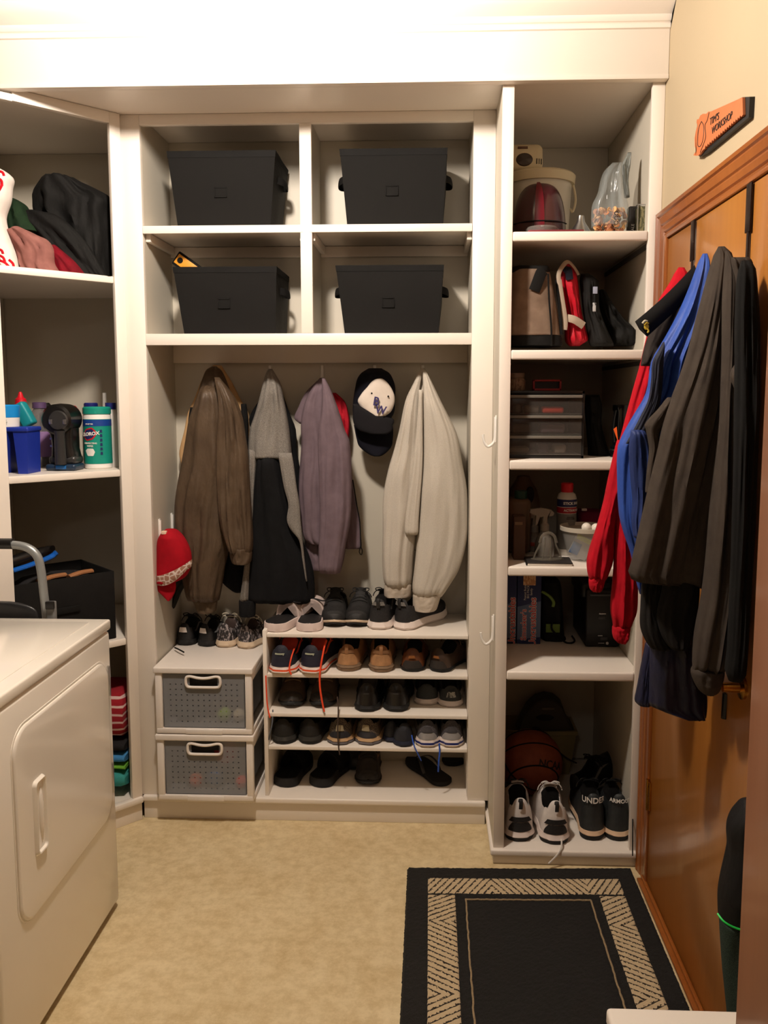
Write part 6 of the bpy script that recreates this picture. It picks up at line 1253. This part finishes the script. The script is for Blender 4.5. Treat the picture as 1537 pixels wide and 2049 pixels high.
g.tube([q+Vector((-.028, 0, .055)), q+Vector((-.020, 0, .078)), q+Vector((0, 0, .088)), q+Vector((.018, 0, .078)), q+Vector((.026, 0, .055))], .005, 8, flat=.5, up=(0, 1, 0)); g.obj('rib', SC, t)
# spray can
q = PY(1132, 1120, 2.86); hh = PY(1132, 966, 2.86).z-z; R_ = .033
t = thing('adhesive_can', 'tall spray can with red cap above navy and red label bands, fourth bay', 'can', (q.x, q.y, z))
GRL = mat('can_grey', (120, 116, 110), .4); bt = hh-.052
G().lathe([(0, 0), (R_, 0), (R_, bt), (R_*.86, bt+.014), (.018, bt+.022), (0, bt+.022)], (q.x, q.y, z), 32).obj('body', mat('can_white', (214, 208, 198), .4), t)
G().lathe([(0, hh-.032), (.020, hh-.032), (.021, hh-.003), (.018, hh), (0, hh)], (q.x, q.y, z), 24).obj('cap', RDM, t)
for nm, a, b, mm in (('label', .02, bt-.052, GRL), ('label', bt-.028, bt-.003, mat('label_navy', (32, 38, 88), .5)), ('label', bt-.050, bt-.030, mat('label_red', (170, 30, 44), .5))):
    lbl = G().lathe([(R_+.0002, a), (R_+.0006, a+.0005), (R_+.0006, b-.0005), (R_+.0002, b)], (q.x, q.y, z), 32).obj(nm, mm, t)
f_ = cyl_fn((q.x, q.y), R_+.0008, z, .45)
text('STICK FAST', .0125, CW_, t, lambda x, y, zz: f_(x, y+bt-.016, zz), 'lettering', .0003, .0004); text('ACTIVATOR', .011, CW_, t, lambda x, y, zz: f_(x, y+bt-.040, zz), 'lettering', .0003, .0003)
text('AEROSOL\nFAST CURE', .006, BTR, t, lambda x, y, zz: f_(x-.006, y+bt-.066, zz), 'lettering', .0002)
f2 = cyl_fn((q.x, q.y), R_+.0008, z, -.3)
for k in range(7): g_ = G().rings([[f2(-.007+.002*k, -.012+.0+bt-.10, 0), f2(-.007+.002*k+.0009, -.012+bt-.10, 0)], [f2(-.007+.002*k, .008+bt-.10, 0), f2(-.007+.002*k+.0009, .008+bt-.10, 0)]], closed=False).obj('barcode_bar', BTR, t)
# plastic tub
q = PY(1172, 1125, 2.76); zt_ = PY(1172, 1056, 2.72).z-z
CT = mat('clear_tub', (206, 204, 198), .2, alpha=.2)
t = thing('clear_tub', 'round clear plastic tub with white balls and a leaflet in it', 'tub', (q.x, q.y, z))
G().lathe([(0, .001), (.052, .001), (.060, .008), (.082, zt_-.012), (.080, zt_-.012), (.057, .010), (0, .004)], (q.x, q.y, z), 44).obj('bowl', CT, t)
G().lathe([(.080, zt_-.014), (.087, zt_-.013), (.088, zt_), (.084, zt_+.001), (.082, zt_-.010)], (q.x, q.y, z), 44).obj('rim', mat('tub_rim', (200, 192, 176), .3, alpha=.85), t)
for dx, dz in ((-.012, 0), (.012, -.002)):
    c = Vector((q.x+.005+dx*1.3, q.y-.055, z+zt_+.003+dz)); o = G().lathe([(.016*math.sin(PI*k/12), -.016*math.cos(PI*k/12)) for k in range(13)], c, 20).obj('white_ball', mat('ball_white', (232, 224, 210), .4)); tag(o, 'white ball at the clear tub rim, '+('left' if dx < 0 else 'right')+' of two', 'ball', 'white balls in the tub')
m = Matrix.Translation((q.x-.018, q.y-.030, z+.055)) @ Matrix.Rotation(.45, 4, 'Y')
t2 = thing('leaflet', 'blue and grey printed leaflet tucked inside the clear tub', 'leaflet', (q.x-.018, q.y-.03, z+.055))
G().box((-.032, -.001, -.045), (.032, .001, .040), .0004, mtx=m).obj('sheet', mat('leaflet_grey', (150, 146, 140), .6), t2); G().box((-.030, -.0025, -.040), (.0, -.0011, .0), .0002, mtx=m).obj('picture', mat('leaflet_blue', (60, 96, 140), .6), t2); G().box((-.028, -.0025, .010), (.030, -.0011, .026), .0002, mtx=m).obj('heading', mat('leaflet_yellow', (168, 176, 60), .6), t2)
g = G().box((q.x-.01, q.y-.02, z+.012), (q.x+.045, q.y+.02, z+.085), .012, seg=3); tag(g.obj('folded_paper', mat('tub_fill', (200, 188, 164), .7)), 'cream folded paper inside the clear tub', 'paper')
t = thing('maroon_pouch', 'maroon zip pouch behind the clear tub', 'pouch', tuple(PY(1180, 1040, 2.92)))
cloth('body', [[(1018, 1160, 1200), (1026, 1152, 1214), (1045, 1150, 1222), (1075, 1150, 1226), (1132, 1155, 1222)]], mat('maroon_cloth', (104, 16, 46), .75, 'fabric', (84, 12, 38)), t, Y=2.92, b=.05, seed=150, zmin=RS[3], p=3, amp=.002)
q = PY(1170, 1020, 2.872); G().box((q.x-.010, q.y, q.z-.004), (q.x+.008, q.y+.01, q.z+.004), .001).obj('zip_tag', mat('tag_pink', (190, 170, 164), .5), t)
# ================= bay 5: cartons, green-striped bag, black case
z = RS[4]+.0005
BXB = mat('carton_blue', (28, 44, 92), .5, 'plain'); BXL = mat('carton_sky', (84, 104, 136), .5)
def carton(xa, xb, label, nm2):
    t = thing('snack_carton', label, 'carton', ((xa+xb)/2, 2.93, z), 'blue snack cartons on end'); yf = 2.93; zt_ = min(.972, PY(1050, 1145, yf).z)
    c_ = G().box((xa, yf, z), (xb, yf+.18, zt_), .0015).obj('carton_body', BXB, t); H = zt_-z; w = xb-xa; cx = (xa+xb)/2
    g = G(); g.prism([(-w/2+.001, H*.06), (w/2-.001, H*.10), (w/2-.001, H*.60), (-w/2+.001, H*.52)], lambda a, b, c: Vector((cx+a, yf-.0006+c, z+b)), 0, .0005); g.obj('sky_panel', BXL, c_)
    CRD = mat('carton_red', (196, 34, 52), .5); CWT = mat('carton_white', (226, 222, 214), .5)
    f = plane_fn((cx, yf-.0010, z), (0, 0, 1), (-1, 0, 0))
    text('Uncrustables', .034, CWT, t, lambda x, y, zz: f(x*1.0+H*.31, y-.014+0*x, zz), 'lettering_outline', .0002, .0016)
    text('Uncrustables', .034, CRD, t, lambda x, y, zz: f(x*1.0+H*.31, y-.014, zz+.0006), 'lettering', .0002, .0002)
    if nm2:
        text('Smucker\'s', .028, CWT, t, lambda x, y, zz: f(x+H*.27, y+.018, zz), 'lettering_outline', .0002, .0014); text('Smucker\'s', .028, CRD, t, lambda x, y, zz: f(x+H*.27, y+.018, zz+.0006), 'lettering', .0002, .0002)
        text('Peanut Butter\nBIG PACK\nfamily', .011, CWT, t, lambda x, y, zz: f(x+H*.73, y+.004, zz), 'lettering', .0002)
        G().box((cx-.022, yf-.0012, z+H*.82), (cx+.022, yf-.0002, z+H*.97), .0003).obj('picture', mat('carton_photo', (196, 140, 92), .5, 'speckle', (230, 190, 140)), c_)
    return t
xs0 = PY(1034, 1250, 2.93).x; xs1 = PY(1082, 1250, 2.93).x
carton(.2535, xs0-.0015, 'blue frozen snack carton on end, leftmost, partly hidden by the stile', False)
carton(xs0+.001, xs1, 'blue frozen snack carton on end beside the striped bag, full lettering visible', True)
t = thing('sports_bag', 'black bag with lime green curved stripe and label, fifth bay', 'bag', tuple(PY(1105, 1280, 2.85)))
cloth('body', [[(1154, 1084, 1112), (1162, 1080, 1120), (1190, 1078, 1124), (1230, 1078, 1126), (1265, 1080, 1128), (1284, 1082, 1132)]], DKB, t, Y=3.02, b=.065, seed=160, zmin=RS[4], p=3, amp=.004)
LM = mat('lime_trim', (96, 122, 40), .6)
for o_ in (0, 1): G().tube([PY(1084+4*o_, 1184+o_, 2.952), PY(1098+3*o_, 1192+2*o_, 2.948), PY(1107+1.5*o_, 1204+o_, 2.948), PY(1106+o_, 1214, 2.95)], .0045, 8, flat=.5, up=(0, -1, 0)).obj('lime_stripe', LM, t)
q = PY(1107, 1257, 2.951); G().box((q.x-.026, q.y-.001, q.z-.016), (q.x+.024, q.y+.003, q.z+.015), .001).obj('lime_label', LM, t)
G().tube([PY(1105, 1245, 2.945), PY(1104, 1258, 2.943), PY(1112, 1268, 2.94), PY(1130, 1284, 2.94), PY(1142, 1287, 2.94), PY(1150, 1282, 2.95), PY(1144, 1272, 2.96)], .0035, 8).obj('cord_loop', BTR, t)
q = PY(1207, 1290, 2.86); xa, xb = PY(1172, 1250, 2.90).x, PY(1240, 1250, 2.90).x; zt_ = PY(1205, 1170, 2.90).z
t = thing('equipment_case', 'black plastic equipment case with grey label plates, fifth bay', 'case', ((xa+xb)/2, 2.90, z)); CK = mat('case_black', (14, 14, 14), .45)
G().box((xa, 2.90, z), (xb, 3.16, zt_-.018), .008, seg=3).obj('body', CK, t); G().box((xa-.014, 2.92, zt_-.055), (xb-.01, 3.14, zt_), .014, seg=3).obj('lid', CK, t)
G().box((xa+.012, 2.892, zt_-.040), (xb-.012, 2.905, zt_-.032), .003).obj('handle', DGREY, t)
for px, py, w_, hh, mm in ((1207, 1228, .010, .002, CHROME), (1206, 1236, .010, .006, DGREY), (1202, 1272, .007, .0015, CHROME), (1210, 1278, .010, .006, DGREY)):
    q = PY(px, py, 2.899); G().box((q.x-w_*1.4, 2.8975, q.z-hh), (q.x+w_, 2.9005, q.z+hh), .0005).obj('label_plate', mm, t)
q = PY(1206, 1287, 2.899); G().box((q.x-.016, 2.898, q.z-.001), (q.x+.006, 2.9003, q.z+.001), .0003).obj('marking', CHROME, t)
G().lathe([(.0035, -.0015), (.0055, -.0015), (.0055, .0), (.0035, 0)], (q.x+.016, 2.899, q.z), 6, axis='Y').obj('hex_mark', CHROME, t)
# ================= bottom bay
z = .0565
BK = mat('basket_cream', (150, 134, 90), .6); xa, xb = PY(1008, 1500, 3.16).x, PY(1152, 1500, 3.16).x
zt_ = PY(1090, 1462, 3.16).z
t = thing('basket', 'cream plastic basket behind the basketball on the tall cabinet floor', 'basket', ((xa+xb)/2, 3.23, z))
g = G(); rr = []
for k, o_ in ((0, -.02), (.5, -.008), (.9, 0), (.92, .006), (1, .006), (1, -.004), (.5, -.014)):
    zz = z+(zt_-z)*k; rr.append([Vector(p) for p in ((xa-o_, 3.16-o_, zz), ((xa+xb)/2, 3.158-o_, zz-(.004 if k > .8 else 0)), (xb+o_, 3.16-o_, zz), (xb+o_, 3.305+o_, zz), (xa-o_, 3.305+o_, zz))])
g.rings(rr); g.obj('body', BK, t)
q = PY(1073, 1470, 3.15); G().box((q.x-.016, 3.144, q.z-.012), (q.x+.016, 3.153, q.z+.008), .002).obj('clip', mat('clip_cream', (176, 158, 112), .5), t)
G().tube([PY(1064, 1462, 3.145), PY(1068, 1456, 3.14), PY(1080, 1458, 3.14), PY(1086, 1474, 3.14), PY(1100, 1490, 3.14), PY(1116, 1503, 3.14), PY(1136, 1518, 3.14), PY(1154, 1527, 3.145)], .003, 8).obj('cord', mat('cord_dark', (40, 26, 20), .7), t)
t = thing('steam_iron', 'dark olive rounded appliance with a grip opening, sitting in the basket', 'iron', tuple(PY(1085, 1455, 3.22))); IR = mat('iron_olive', (66, 58, 44), .55)
x0_, y0_ = PY(1090, 1455, 3.22).x, 3.215; zb_ = PY(1090, 1460, 3.22).z-.004
outl = [(-.11, 0), (-.095, .05), (-.07, .10), (-.035, .135), (.0, .146), (.035, .14), (.065, .115), (.085, .06), (.105, .03), (.11, 0)]
hole_ = [(-.040, .062), (0, .056), (.030, .060), (.036, .068), (.0, .082), (-.040, .078)]
g = G(); n = len(outl)
for yy in (0,):
    rr = [[Vector((x0_+a*(1-.0*k)*s_, y0_+dy, zb_+b*s_)) for a, b in outl] for dy, s_, k in ((-.035, .94, 0), (-.03, .985, 0), (0, 1, 0), (.05, 1, 0), (.06, .95, 0))]
    g.rings(rr)
g.obj('body', IR, t)
G().lathe([(0, -.037), (.034, -.037), (.036, -.034), (0, -.033)], (x0_-.005, y0_, zb_+.070), 24, axis='Y', sx=.36, sy=1).obj('grip_opening', BLK, t)
G().box((x0_-.02, y0_-.038, zb_+.098), (x0_+.032, y0_-.033, zb_+.112), .004, seg=3).obj('upper_panel', mat('iron_grey', (90, 82, 68), .5), t)
# basketball with seams
BBR = .119; q = Vector((PY(1061, 1549, 3.03).x, 3.03, z+BBR))
q.x = max(q.x, .2345+BBR)
t = thing('basketball', 'brown basketball with dark seams lying on the tall cabinet floor', 'ball', (q.x, q.y, z))
G().lathe([(BBR*math.sin(PI*k/32), -BBR*math.cos(PI*k/32)) for k in range(33)], q, 48).obj('ball_skin', mat('ball_leather', (158, 80, 50), .65, 'leather', (140, 68, 42), bump=.5), t)
Rm = Matrix.Rotation(.5, 3, 'Y') @ Matrix.Rotation(.5, 3, 'X') @ Matrix.Rotation(.3, 3, 'Z')
def seam(f): return [q+Rm @ (f(2*PI*k/60).normalized()*BBR*1.001) for k in range(61)]
for f in (lambda a: Vector((math.cos(a), math.sin(a), 0)), lambda a: Vector((math.cos(a), 0, math.sin(a))), lambda a: Vector((math.cos(a)*.8, .66+.0*a, math.sin(a)*.8+.0)), lambda a: Vector((math.cos(a)*.8, -.66, math.sin(a)*.8))):
    G().tube(seam(f), .0028, 6, smooth=0).obj('seam', BTR, t)
def sph(o3, rt, up_):
    n0 = (Vector(o3)-q).normalized(); rt = Vector(rt); rt = (rt-n0*rt.dot(n0)).normalized(); up_ = n0.cross(rt)
    if up_.z < 0: up_ = -up_
    return lambda x, y, zz: q+(n0*BBR+rt*x+up_*y).normalized()*(BBR+.0015+zz)
dirn = Vector((.55, -.80, .25)).normalized(); text('NCAA', .040, mat('ball_print', (40, 26, 22), .6), t, sph(q+dirn*BBR, (.8, .5, -.35), None), 'lettering', .0004, .0008)
